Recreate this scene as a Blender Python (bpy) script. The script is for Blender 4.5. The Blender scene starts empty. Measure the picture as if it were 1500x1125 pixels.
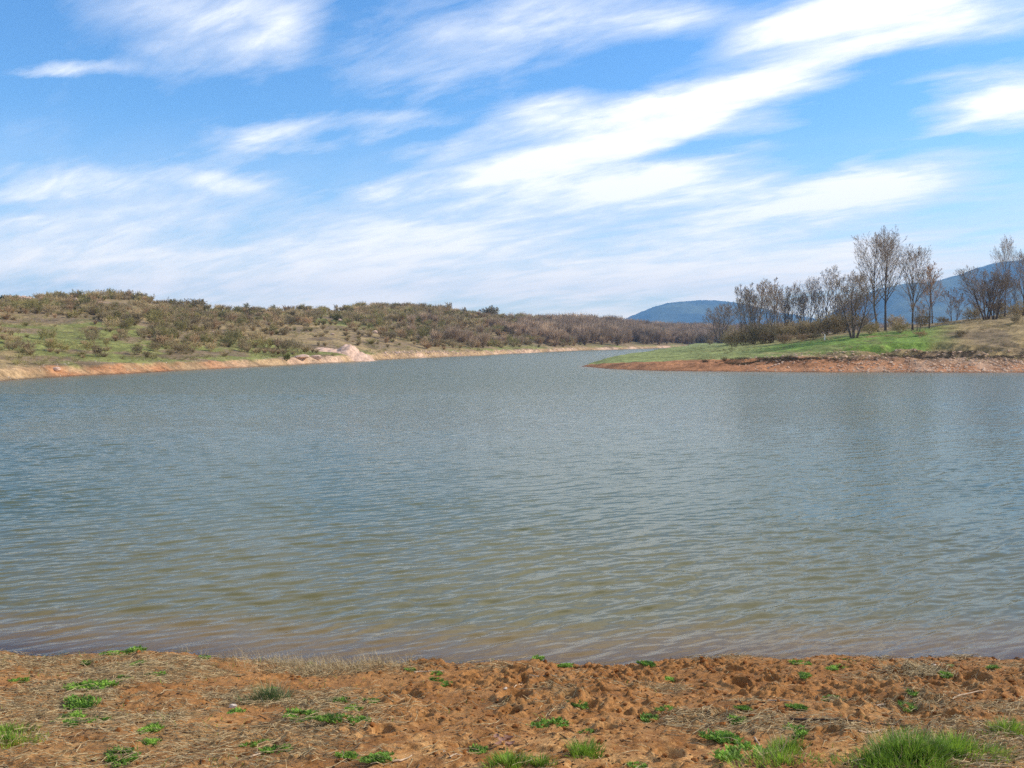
import bpy, math, random
import numpy as np
from mathutils import Vector

random.seed(7)
RNG = np.random.default_rng(11)
F = 1472.0            # focal length of the photograph in its own 1500-pixel width
HOR = 499.0           # photo row of the horizon
EYE = 3.2             # camera height above the lake
PITCH = math.atan((562.5 - HOR) / F)
C = bpy.context.scene.collection

# ------------------------------------------------------------------ helpers
def smooth(a, b, t):
    t = np.clip((t - a) / (b - a), 0, 1)
    return t * t * (3 - 2 * t)

def vnoise(x, y, seed=0):
    x = np.asarray(x, float); y = np.asarray(y, float)
    xi = np.floor(x).astype(np.int64); yi = np.floor(y).astype(np.int64)
    fx = x - xi; fy = y - yi
    fx = fx * fx * fx * (fx * (fx * 6 - 15) + 10); fy = fy * fy * fy * (fy * (fy * 6 - 15) + 10)
    def h(a, b):
        v = (a * 374761393 + b * 668265263 + seed * 974634721) & 0xffffffff
        v = ((v ^ (v >> 13)) * 1274126177) & 0xffffffff
        v = ((v ^ (v >> 15)) * 2246822519) & 0xffffffff
        return ((v ^ (v >> 16)) & 0xffffff) / float(0xffffff)
    return (h(xi, yi) * (1 - fx) + h(xi + 1, yi) * fx) * (1 - fy) + (h(xi, yi + 1) * (1 - fx) + h(xi + 1, yi + 1) * fx) * fy

def fbm(x, y, seed=0, o=4):
    x = np.asarray(x, float); y = np.asarray(y, float)
    s = 0; a = 0.5; n = 0
    for k in range(o):
        c, q = math.cos(0.6 * k + .3), math.sin(0.6 * k + .3)
        s = s + a * vnoise((x * c - y * q) * 2 ** k, (x * q + y * c) * 2 ** k, seed + k * 17); n += a; a *= 0.5
    return s / n

def mesh(name, V, quads=None, tris=None, smooth_shade=False, attrs=None):
    me = bpy.data.meshes.new(name)
    V = np.asarray(V, np.float32)
    me.vertices.add(len(V)); me.vertices.foreach_set('co', V.ravel())
    idx = []; tot = []
    if quads is not None and len(quads):
        q = np.asarray(quads, np.int32); idx.append(q.ravel()); tot.append(np.full(len(q), 4, np.int32))
    if tris is not None and len(tris):
        q = np.asarray(tris, np.int32); idx.append(q.ravel()); tot.append(np.full(len(q), 3, np.int32))
    idx = np.concatenate(idx); tot = np.concatenate(tot)
    me.loops.add(len(idx)); me.loops.foreach_set('vertex_index', idx)
    me.polygons.add(len(tot))
    st = np.zeros(len(tot), np.int32); st[1:] = np.cumsum(tot)[:-1]
    me.polygons.foreach_set('loop_start', st); me.polygons.foreach_set('loop_total', tot)
    me.polygons.foreach_set('use_smooth', np.full(len(tot), smooth_shade, bool))
    for k, v in (attrs or {}).items():
        v = np.asarray(v, np.float32)
        if v.ndim == 1:
            a = me.attributes.new(k, 'FLOAT', 'POINT'); a.data.foreach_set('value', v)
        else:
            if v.shape[1] == 3: v = np.concatenate([v, np.ones((len(v), 1), np.float32)], 1)
            a = me.attributes.new(k, 'FLOAT_COLOR', 'POINT'); a.data.foreach_set('color', v.ravel())
    me.update(calc_edges=True); me.validate()
    return me

def link(name, me, mat=None, parent=None, loc=None, rz=0, sc=None):
    o = bpy.data.objects.new(name, me); C.objects.link(o)
    if mat is not None and me is not None and not me.materials: me.materials.append(mat)
    if parent: o.parent = parent
    if loc is not None: o.location = loc
    o.rotation_euler[2] = rz
    if sc is not None: o.scale = sc if hasattr(sc, '__len__') else (sc, sc, sc)
    return o

def tag(o, label=None, cat=None, group=None, kind=None):
    if label: o['label'] = label
    if cat: o['category'] = cat
    if group: o['group'] = group
    if kind: o['kind'] = kind
    return o

def empty(name, loc, rz=0, sc=1):
    return link(name, None, loc=loc, rz=rz, sc=sc)

def grid_quads(nr, nc):
    i = np.arange(nr * nc).reshape(nr, nc)
    return np.stack([i[:-1, :-1], i[:-1, 1:], i[1:, 1:], i[1:, :-1]], -1).reshape(-1, 4)

def tube_batch(P, R, sides):
    P = np.asarray(P, float); R = np.asarray(R, float)
    N, n, _ = P.shape
    T = np.gradient(P, axis=1); T /= np.linalg.norm(T, axis=2, keepdims=True) + 1e-9
    ref = np.where(np.abs(T[..., 2:3]) > .9, np.array([1., 0, 0]), np.array([0, 0, 1.]))
    A = np.cross(T, ref); A /= np.linalg.norm(A, axis=2, keepdims=True) + 1e-9
    B = np.cross(T, A)
    th = np.arange(sides) * 2 * math.pi / sides
    V = P[:, :, None] + R[:, :, None, None] * (A[:, :, None] * np.cos(th)[:, None] + B[:, :, None] * np.sin(th)[:, None])
    i = np.arange(N * n * sides).reshape(N, n, sides)
    j = np.roll(i, -1, 2)
    q = np.stack([i[:, :-1], j[:, :-1], j[:, 1:], i[:, 1:]], -1).reshape(-1, 4)
    return V.reshape(-1, 3), q

def strip_batch(P, W, S):
    """flat blades: P (N,n,3) spine, W (N,n) half width, S (N,3) side direction"""
    N, n, _ = P.shape
    V = np.stack([P - W[..., None] * S[:, None], P + W[..., None] * S[:, None]], 2)
    i = np.arange(N * n * 2).reshape(N, n, 2)
    q = np.stack([i[:, :-1, 0], i[:, :-1, 1], i[:, 1:, 1], i[:, 1:, 0]], -1).reshape(-1, 4)
    return V.reshape(-1, 3), q

def join(parts):
    Vs = []; Qs = []; o = 0
    for V, q in parts:
        Vs.append(V); Qs.append(q + o); o += len(V)
    return np.concatenate(Vs), np.concatenate(Qs)

def pix_dir(px, py):
    u = (px - 750) / F; v = (562.5 - py) / F
    return u, math.cos(PITCH) + v * math.sin(PITCH), -math.sin(PITCH) + v * math.cos(PITCH)

# ------------------------------------------------------------------ materials
def new_mat(name):
    m = bpy.data.materials.new(name); m.use_nodes = True
    nt = m.node_tree; nt.nodes.clear()
    out = nt.nodes.new('ShaderNodeOutputMaterial')
    return m, nt, out

class NT:
    def __init__(self, nt): self.nt = nt
    def n(self, t, **kw):
        x = self.nt.nodes.new(t)
        for k, v in kw.items():
            if k.startswith('i_'):
                key = k[2:]; key = int(key) if key.isdigit() else key.replace('_', ' ')
                self.put(x.inputs[key], v)
            else: setattr(x, k, v)
        return x
    def put(self, sock, v):
        if hasattr(v, 'is_output') or isinstance(v, bpy.types.NodeSocket): self.nt.links.new(v, sock)
        else: sock.default_value = v
    def math(self, op, a, b=None, c=None, clamp=False):
        x = self.nt.nodes.new('ShaderNodeMath'); x.operation = op; x.use_clamp = clamp
        self.put(x.inputs[0], a)
        if b is not None: self.put(x.inputs[1], b)
        if c is not None: self.put(x.inputs[2], c)
        return x.outputs[0]
    def vmath(self, op, a, b=None, s=None):
        x = self.nt.nodes.new('ShaderNodeVectorMath'); x.operation = op
        self.put(x.inputs[0], a)
        if b is not None: self.put(x.inputs[1], b)
        if s is not None: self.put(x.inputs['Scale'], s)
        return x.outputs['Value'] if op in ('LENGTH', 'DOT_PRODUCT', 'DISTANCE') else x.outputs[0]
    def mix(self, f, a, b, mode='MIX'):
        x = self.nt.nodes.new('ShaderNodeMix'); x.data_type = 'RGBA'; x.blend_type = mode
        self.put(x.inputs['Factor'], f); self.put(x.inputs[6], a); self.put(x.inputs[7], b)
        return x.outputs[2]
    def ramp(self, v, a, b, c=0., d=1., kind='SMOOTHSTEP'):
        x = self.nt.nodes.new('ShaderNodeMapRange'); x.interpolation_type = kind
        self.put(x.inputs[0], v); self.put(x.inputs[1], a); self.put(x.inputs[2], b); self.put(x.inputs[3], c); self.put(x.inputs[4], d)
        return x.outputs[0]
    def noise(self, vec, scale, detail=4, rough=.55, dist=0., w=None):
        x = self.nt.nodes.new('ShaderNodeTexNoise')
        self.put(x.inputs['Vector'], vec); self.put(x.inputs['Scale'], scale)
        x.inputs['Detail'].default_value = detail; x.inputs['Roughness'].default_value = rough; x.inputs['Distortion'].default_value = dist
        return x.outputs[0]

def rgba(c): return (c[0], c[1], c[2], 1)

def plant_mat(name, col, var=.35, trans=.25, rough=.75, scale=3., col2=None):
    m, nt, out = new_mat(name); k = NT(nt)
    pos = k.n('ShaderNodeNewGeometry').outputs['Position']
    oi = k.n('ShaderNodeObjectInfo').outputs['Random']
    f = k.noise(pos, scale, 3)
    c = k.mix(k.ramp(f, .3, .7), rgba([x * (1 - var) for x in col]), rgba([x * (1 + var) for x in (col2 or col)]))
    c = k.mix(1.0, c, k.mix(oi, (.78, .8, .82, 1), (1.15, 1.1, 1.05, 1)), 'MULTIPLY')
    d = k.n('ShaderNodeBsdfPrincipled'); k.put(d.inputs['Base Color'], c); d.inputs['Roughness'].default_value = rough
    d.inputs['Specular IOR Level'].default_value = .2
    if trans > 0:
        t = k.n('ShaderNodeBsdfTranslucent'); k.put(t.inputs[0], c)
        x = k.n('ShaderNodeMixShader'); x.inputs[0].default_value = trans
        nt.links.new(d.outputs[0], x.inputs[1]); nt.links.new(t.outputs[0], x.inputs[2]); nt.links.new(x.outputs[0], out.inputs[0])
    else: nt.links.new(d.outputs[0], out.inputs[0])
    return m

def attr_mat(name, bump=.3, bscale=3., var=.35, rough=.95, scales=(.35, 2.2, 14.)):
    m, nt, out = new_mat(name); k = NT(nt)
    pos = k.n('ShaderNodeNewGeometry').outputs['Position']
    col = k.n('ShaderNodeAttribute', attribute_name='albedo').outputs['Color']
    for i, s in enumerate(scales):
        f = k.noise(pos, s, 5, .65)
        a = var * (1, .9, .7)[i % 3]
        g = k.ramp(f, .3, .7, 1 - a, 1 + a)
        cc = k.n('ShaderNodeCombineColor'); [k.put(cc.inputs[j], g) for j in range(3)]
        col = k.mix(1.0, col, cc.outputs[0], 'MULTIPLY')
    d = k.n('ShaderNodeBsdfPrincipled'); k.put(d.inputs['Base Color'], col); d.inputs['Roughness'].default_value = rough
    d.inputs['Specular IOR Level'].default_value = .15
    b = k.n('ShaderNodeBump'); b.inputs['Strength'].default_value = bump; b.inputs['Distance'].default_value = .3
    k.put(b.inputs['Height'], k.noise(pos, bscale, 8, .7)); nt.links.new(b.outputs[0], d.inputs['Normal'])
    nt.links.new(d.outputs[0], out.inputs[0])
    return m

# ------------------------------------------------------------------ far shores: hills, peninsula
def itp(px, xs, ys): return np.interp(px, xs, ys)

HX = [-1200, -300, 0, 100, 200, 300, 400, 500, 600, 700, 780, 850, 900, 950, 1004, 1100, 3000]
HS = [45, 65, 80, 90.6, 100, 112, 127, 147, 181, 214, 262, 325, 355, 410, 471, 480, 480]
RX = [-1200, -300, 0, 100, 150, 200, 250, 300, 400, 500, 600, 650, 700, 780, 850, 950, 1004, 1200, 1500, 3000]
RD = [150, 190, 220, 225, 230, 235, 245, 260, 280, 300, 330, 350, 390, 450, 520, 600, 620, 640, 650, 700]
RY = [422, 430, 437, 440, 436, 439, 449, 454, 455, 453, 452, 457, 464, 469, 476, 485, 488, 488, 488, 470]
RH = [(HOR - y) / F * d + EYE for y, d in zip(RY, RD)]
PX = [855, 880, 900, 960, 1050, 1200, 1350, 1500, 2200]
PF = [124, 117, 113, 107.5, 104.7, 102.4, 101.5, 101, 98]
PB = [134, 148, 164, 200, 330, 900, 900, 900, 900]
PBX = [855, 880, 905, 948, 1004, 1040, 1200, 1500, 2200]
PH1 = [.14, .38, .58, .85, 1.1, 1.45, 1.7, 1.9, 2.6]
QX = [855, 905, 1004, 1080, 1160, 1250, 1350, 1450, 1500, 2200]
QH2 = [.16, .9, 1.45, 2.0, 2.8, 3.85, 4.7, 5.6, 6.1, 9.]
QH3 = [.16, .9, 1.6, 2.7, 3.6, 4.9, 6.0, 7.4, 8.2, 13.]
QH4 = [0, .9, 1.6, 2.4, 3.4, 4.9, 5.6, 7.2, 8.2, 13.]

def terrain(x, y, parts=False):
    x = np.asarray(x, float); y = np.asarray(y, float)
    px = 750 + F * x / np.maximum(y, 1)
    wob = (fbm(x / 14, y / 14, 3) - .5)
    ds = itp(px, HX, HS); ds = ds + wob * ds * .035
    dr = itp(px, RX, RD); hr = itp(px, RX, RH)
    inl = y - ds
    t = np.clip(inl / (dr - ds), 0, 1)
    bw = 2.3 + ds * .009
    bank = .50 * smooth(0, 1, inl / bw) + .15 * smooth(.5, .62, inl / bw + wob)
    hill = (hr - .65) * t ** 1.0
    hill = hill + (fbm(x / 38, y / 38, 5) - .5) * 3.2 * t * (1.2 - t) + (fbm(x / 9, y / 9, 8) - .5) * 1.0 * smooth(.02, .2, t)
    far = np.clip(y - dr, 0, 1e5)
    hill = hill - np.minimum(far * .012, hr * .55)
    hA = np.where(inl > 0, bank + hill, np.maximum(inl * .10, -2.2))
    # peninsula
    df = itp(px, PX, PF) + (fbm(x / 7, y / 7, 21) - .5) * 1.6
    db = itp(px, PBX, PB)
    h1 = itp(px, PX, PH1)
    h2 = itp(px, QX, QH2); h3 = itp(px, QX, QH3); h4 = itp(px, QX, QH4)
    bwp = 4.5 + 1.5 * smooth(1150, 1400, px)
    e = y - df
    wob2 = fbm(x / 2.2, y / 2.2, 31) - .5
    lip = .50 * smooth(1010, 1090, px) * (.25 + .75 * smooth(.35, .6, fbm(x / 5, y / 9, 44)))
    b = (h1 - lip) * smooth(-.15, 1, e / bwp) ** 1.1 + lip * smooth(0, .45, e - bwp + wob2 * 2.0)
    s1 = df + bwp
    b = b + (h2 - h1) * np.clip((y - s1) / (130 - s1), 0, 1) + (h3 - h2) * np.clip((y - 130) / 40, 0, 1)
    b = b + (h4 - h3) * np.clip((y - 170) / 100, 0, 1) - np.clip(y - 270, 0, 300) * .02 * smooth(1040, 1200, px)
    b = b + (fbm(x / 11, y / 11, 51) - .5) * .7 * smooth(2, 10, e) * smooth(900, 1050, px) + (fbm(x / 2.5, y / 2.5, 52) - .5) * .22 * smooth(.5, 4, e)
    b = b - .55 * smooth(.5, .62, fbm(x / 7, y / 2.2, 57)) * smooth(1180, 1260, px) * smooth(5, 8, e) * smooth(20, 14, e) * 1.3
    back = smooth(0, 1, (db - y) / (4 + .04 * db))
    b = -1.2 + (b + 1.2) * np.where(px < 1060, back, 1)
    off = smooth(838, 852, px)
    hB = np.where(e > 0, b, np.maximum(e * .10, -2.2))
    hB = np.where(px < 838, -2.2, -2.2 + (hB + 2.2) * off)
    h = np.maximum(hA, hB)
    if parts: return h, hA, hB, px, t, e, inl, bw, bwp
    return h

def terr(x, y): return float(terrain(np.array([x]), np.array([y]))[0])

def hit_far(px, py, dmin=70, dmax=900, fallback=None):
    """where the photo's sight line through (px,py) meets the land"""
    u, f, w = pix_dir(px, py)
    d = np.geomspace(dmin, dmax, 4000)
    h = terrain(u / f * d, d)
    ray = EYE + w / f * d
    k = np.nonzero((h >= ray) & (h > 0.05))[0]
    dd = d[k[0]] if len(k) else fallback
    if dd is None: dd = 200.
    return (u / f * dd, dd, terr(u / f * dd, dd))

def lerpc(a, b, f): return a + (b - a) * f[:, None]

def build_terrain():
    ys = np.concatenate([np.geomspace(24, 76, 12)[:-1], np.geomspace(76, 175, 330)[:-1], np.geomspace(175, 720, 190)[:-1], np.geomspace(720, 6600, 30)])
    ss = np.concatenate([np.linspace(-1.4, -.64, 60)[:-1], np.linspace(-.64, .64, 560)[:-1], np.linspace(.64, 1.4, 60)])
    S, Y = np.meshgrid(ss, ys); X = S * Y
    x = X.ravel(); y = Y.ravel()
    h, hA, hB, px, t, e, inl, bw, bwp = terrain(x, y, True)
    on_pen = (hB >= hA)
    # fine relief on the stony banks
    h = h + np.where((y > 70) & (y < 300) & (h > -.3), (fbm(x / .9, y / .9, 61, 3) - .5) * .16, 0)
    red = np.array([.355, .165, .075]); pink = np.array([.50, .34, .225]); ol = np.array([.285, .205, .098]); gr = np.array([.20, .205, .060])
    br = np.array([.21, .150, .085]); bright = np.array([.145, .22, .04]); dk = np.array([.13, .10, .065])
    n1 = fbm(x / 22, y / 30, 71); n2 = fbm(x / 6, y / 9, 72); n3 = fbm(x / 2, y / 3, 73, 3)
    # left / far hill
    col = lerpc(np.tile(ol, (len(x), 1)), gr, smooth(.42, .6, n1 + (n2 - .5) * .5 + .10 * smooth(.45, .0, t)))
    col = lerpc(col, br, smooth(.5, .62, n2 + .12 * (t - .4)))
    col = lerpc(col, br * .9, smooth(560, 680, px) * smooth(.03, .12, t) * .7)
    col = lerpc(col, pink * .8, smooth(.66, .74, fbm(x / 5, y / 8, 75)) * smooth(.35, .7, t) * .8)
    tan = np.array([.35, .235, .125])
    rb = smooth(1.15, .75, inl / bw + (n3 - .5) * .9)
    col = lerpc(col, lerpc(lerpc(np.tile(tan, (len(x), 1)), red, smooth(.5, .75, n2)), pink, smooth(.45, .6, n2) * smooth(250, 520, px)), rb)
    # peninsula
    g = smooth(-.2, 1.5, e - bwp + (n2 - .5) * 3)
    pc = np.tile(ol * np.array([1., 1., .95]), (len(x), 1))
    pc = lerpc(pc, np.array([.225, .25, .085]), smooth(1250, 1040, px) * smooth(.3, .5, n2 + .2))
    edge = np.exp(-((e - bwp + (n2 - .5) * 2) / .9) ** 2) * smooth(1040, 1110, px) * smooth(.36, .5, n3)
    gb = smooth(.38, .56, n1 * .3 + n2 * .4 + n3 * .3 + .08) * smooth(1060, 1160, px) * smooth(1420, 1340, px) * smooth(144, 132, y) * smooth(108, 112, y + (n3 - .5) * 4 - .03 * np.maximum(px - 1220, 0))
    pc = lerpc(pc, bright, gb)
    pc = lerpc(pc, br, smooth(.5, .64, n2) * smooth(1120, 1330, px) * .8)
    pc = lerpc(pc, dk, edge)
    bk = lerpc(np.tile(red, (len(x), 1)), pink * .92, smooth(.5, .7, n3) * smooth(1100, 1400, px) * .6)
    bk = lerpc(bk, np.array([.30, .19, .11])[None].repeat(len(x), 0) if False else np.array([.30, .19, .11]), smooth(1150, 1420, px) * smooth(1.5, 4.5, e) * .8)
    pc = lerpc(bk, pc, g)
    col = np.where(on_pen[:, None], pc, col)
    # wet band at the water's edge and drowned mud
    col = lerpc(col, col * .55, smooth(.14, .0, h))
    m = mesh('terrain', np.stack([x, y, h], 1), grid_quads(len(ys), len(ss)), smooth_shade=True, attrs={'albedo': col})
    o = link('terrain', m, attr_mat('terrain_earth', bump=.6, bscale=1.6)); tag(o, kind='structure')

# ------------------------------------------------------------------ near bank
EX = np.array([-600, 0, 200, 330, 450, 600, 800, 1000, 1100, 1250, 1500, 2100], float)
EYP = np.array([950, 945, 949, 957, 962, 970, 973, 969, 968, 965, 959, 950], float)
ED = (EYE - .14) * F / (EYP - HOR)
EXX = (EX - 750) / F * ED
HOOF = []
def hoof(px, py, r, dep): HOOF.append((px, py, r, dep))
for a in [(757, 985, .10, .07), (762, 1003, .09, .06), (755, 1027, .13, .09), (748, 1045, .08, .05), (905, 985, .07, .05), (835, 1025, .08, .06), (865, 1040, .09, .05),
          (1072, 982, .10, .08), (1080, 1000, .10, .09), (1085, 1018, .08, .07), (1095, 1040, .07, .05), (1060, 1050, .08, .05), (1180, 1022, .08, .06), (1310, 985, .12, .08), (1378, 985, .10, .08),
          (1010, 1060, .08, .06), (690, 990, .07, .05), (1365, 1010, .1, .06), (1430, 1000, .11, .07), (980, 1105, .09, .06), (620, 1050, .07, .05), (560, 1075, .08, .05), (1245, 1040, .09, .05), (890, 1070, .08, .05)]: hoof(*a)
HOOFXY = None

def near_base(x, y):
    yw = np.interp(x, EXX, ED) + (fbm(x / .5, x * 0 + 3.3, 91, 3) - .5) * .32 + (fbm(x / 1.7, x * 0 + 8.1, 92, 2) - .5) * .22 + .02
    t = yw - y
    lipk = .5 + .5 * smooth(-2.2, -.2, x)
    up = .15 * lipk * smooth(-.02, .30, t) + .165 * np.clip(t, 0, 7) + .05 * np.clip(t - 7, 0, 4)
    h = np.where(t > 0, up, np.maximum(.125 * t, -.6) + np.clip(t + 5, -40, 0) * .2)
    return np.maximum(h, -2.4), t

def near_h(x, y, hoofs=True):
    x = np.asarray(x, float); y = np.asarray(y, float)
    h, t = near_base(x, y)
    rough = smooth(-.1, .5, t)
    clod = smooth(-2.5, .5, x) * smooth(5.5, 2.2, t) * (.15 + .85 * smooth(.40, .62, fbm(x / .75, y / .6, 109, 3)))
    n = (fbm(x / .9, y / .9, 101, 3) - .5) * .11
    n = n + (fbm(x / .22, y / .22, 102, 4) - .5) * (.018 + .024 * clod)
    rid = 1 - np.abs(2 * fbm(x / .16, y / .16, 103, 3) - 1)
    n = n + (rid - .7) * (.015 + .02 * clod)
    pit = smooth(.60, .72, fbm(x / .17, y / .12, 105, 3)) * smooth(.42, .6, fbm(x / .8, y / .8, 106))
    n = n - pit * (.02 + .05 * clod)
    n = n + np.maximum(fbm(x / .055, y / .055, 104, 3) - .5, 0) * (.05 + .07 * clod)
    h = h + n * rough + np.where(t <= 0, (fbm(x / .4, y / .4, 107, 3) - .5) * .05, 0)
    if hoofs and HOOFXY:
        for hx, hy, r, dep in HOOFXY:
            d = np.hypot((x - hx) * 1.15, (y - hy) * .8) / r
            k = d < 2.2
            if np.any(k):
                h = h - np.where(k, dep * np.exp(-d ** 4 * .9) - dep * .45 * np.exp(-((d - 1.25) / .28) ** 2), 0)
    return h

def hit_near(px, py):
    u, f, w = pix_dir(px, py)
    d = np.linspace(3.5, 14, 2500)
    k = np.nonzero(near_base(u / f * d, d)[0] >= EYE + w / f * d)[0]
    dd = d[k[-1]] if len(k) else 9.4
    k0 = np.nonzero(near_base(u / f * d, d)[0] <= EYE + w / f * d)[0]
    dd = d[k0[-1]] if len(k0) else dd
    # last point before the ray dips below ground
    diff = EYE + w / f * d - near_base(u / f * d, d)[0]
    s = np.nonzero(diff < 0)[0]
    dd = d[s[0]] if len(s) else 9.4
    return u / f * dd, dd
def near_z(x, y): return float(near_h(np.array([x]), np.array([y]))[0])

HOOFXY = [(*hit_near(a, b), r, dep) for a, b, r, dep in HOOF]

def bank_material():
    m, nt, out = new_mat('bank_soil'); k = NT(nt)
    pos = k.n('ShaderNodeNewGeometry').outputs['Position']
    th = k.n('ShaderNodeAttribute', attribute_name='thatch').outputs['Fac']
    wet = k.n('ShaderNodeAttribute', attribute_name='wet').outputs['Fac']
    pale = k.n('ShaderNodeAttribute', attribute_name='pale').outputs['Fac']
    a = k.noise(pos, 2.2, 6, .6); b = k.noise(pos, 9, 8, .7); c = k.noise(pos, 60, 5, .7)
    col = k.mix(k.ramp(a, .3, .7), (.255, .108, .028, 1), (.37, .168, .050, 1))
    col = k.mix(k.ramp(b, .5, .75, 0, .75), col, (.125, .045, .012, 1))
    col = k.mix(k.math('MULTIPLY', pale, k.ramp(k.math('ADD', b, k.math('MULTIPLY', a, .6)), .72, .95)), col, (.52, .285, .105, 1))
    col = k.mix(k.math('MULTIPLY', th, k.ramp(k.noise(pos, 6, 6, .65), .35, .62, .15, .9)), col, (.27, .175, .075, 1))
    g = k.ramp(c, .3, .7, .68, 1.3)
    cc = k.n('ShaderNodeCombineColor'); [k.put(cc.inputs[j], g) for j in range(3)]
    col = k.mix(1.0, col, cc.outputs[0], 'MULTIPLY')
    sp = k.n('ShaderNodeTexVoronoi'); k.put(sp.inputs['Vector'], pos); sp.inputs['Scale'].default_value = 45
    col = k.mix(k.ramp(sp.outputs['Distance'], .10, .16, .45, 0), col, (.55, .40, .27, 1))
    col = k.mix(wet, col, k.mix(1.0, col, (.50, .44, .42, 1), 'MULTIPLY'))
    d = k.n('ShaderNodeBsdfPrincipled'); k.put(d.inputs['Base Color'], col)
    k.put(d.inputs['Roughness'], k.ramp(wet, 0, 1, .95, .45)); d.inputs['Specular IOR Level'].default_value = .25
    bp = k.n('ShaderNodeBump'); bp.inputs['Strength'].default_value = .8; bp.inputs['Distance'].default_value = .02
    k.put(bp.inputs['Height'], k.math('ADD', k.noise(pos, 28, 8, .75), k.math('MULTIPLY', c, .4)))
    nt.links.new(bp.outputs[0], d.inputs['Normal']); nt.links.new(d.outputs[0], out.inputs[0])
    return m

def thatch_mask(x, y):
    t = near_base(x, y)[1]
    px = 750 + F * x / np.maximum(y, 1)
    m = smooth(.40, .56, fbm(x / .9, y / .7, 111)) * smooth(640, 420, px + (fbm(x / .6, y / .6, 112) - .5) * 260) * smooth(.0, .3, t)
    m = m * (1 - .55 * smooth(2.6, 3.6, t))
    m2 = smooth(.56, .70, fbm(x / .7, y / .5, 113)) * smooth(620, 800, px) * smooth(.05, .3, t) * .9
    m3 = smooth(1200, 1420, px) * smooth(2.2, 3.4, t) * smooth(.4, .55, fbm(x / .5, y / .5, 114)) * .8
    return np.clip(m + m2 + m3, 0, 1)

def build_bank():
    ys = np.concatenate([np.linspace(-12, 4.6, 60)[:-1], np.linspace(4.6, 10.9, 520)[:-1], np.geomspace(10.9, 26, 60)])
    xs = np.concatenate([np.linspace(-40, -6, 80)[:-1], np.linspace(-6, 6, 860)[:-1], np.linspace(6, 40, 80)])
    X, Y = np.meshgrid(xs, ys); x = X.ravel(); y = Y.ravel()
    h = near_h(x, y)
    t = near_base(x, y)[1]
    wet = smooth(.17, .02, h + (fbm(x / .3, y / .3, 120) - .5) * .1) * np.where(h < 0, .35, .8)
    pale = np.clip(smooth(2.4, 3.6, t) + .25, 0, 1)
    m = mesh('ground', np.stack([x, y, h], 1), grid_quads(len(ys), len(xs)), smooth_shade=True, attrs={'thatch': thatch_mask(x, y), 'wet': wet, 'pale': pale})
    tag(link('ground', m, bank_material()), kind='structure')

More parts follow.
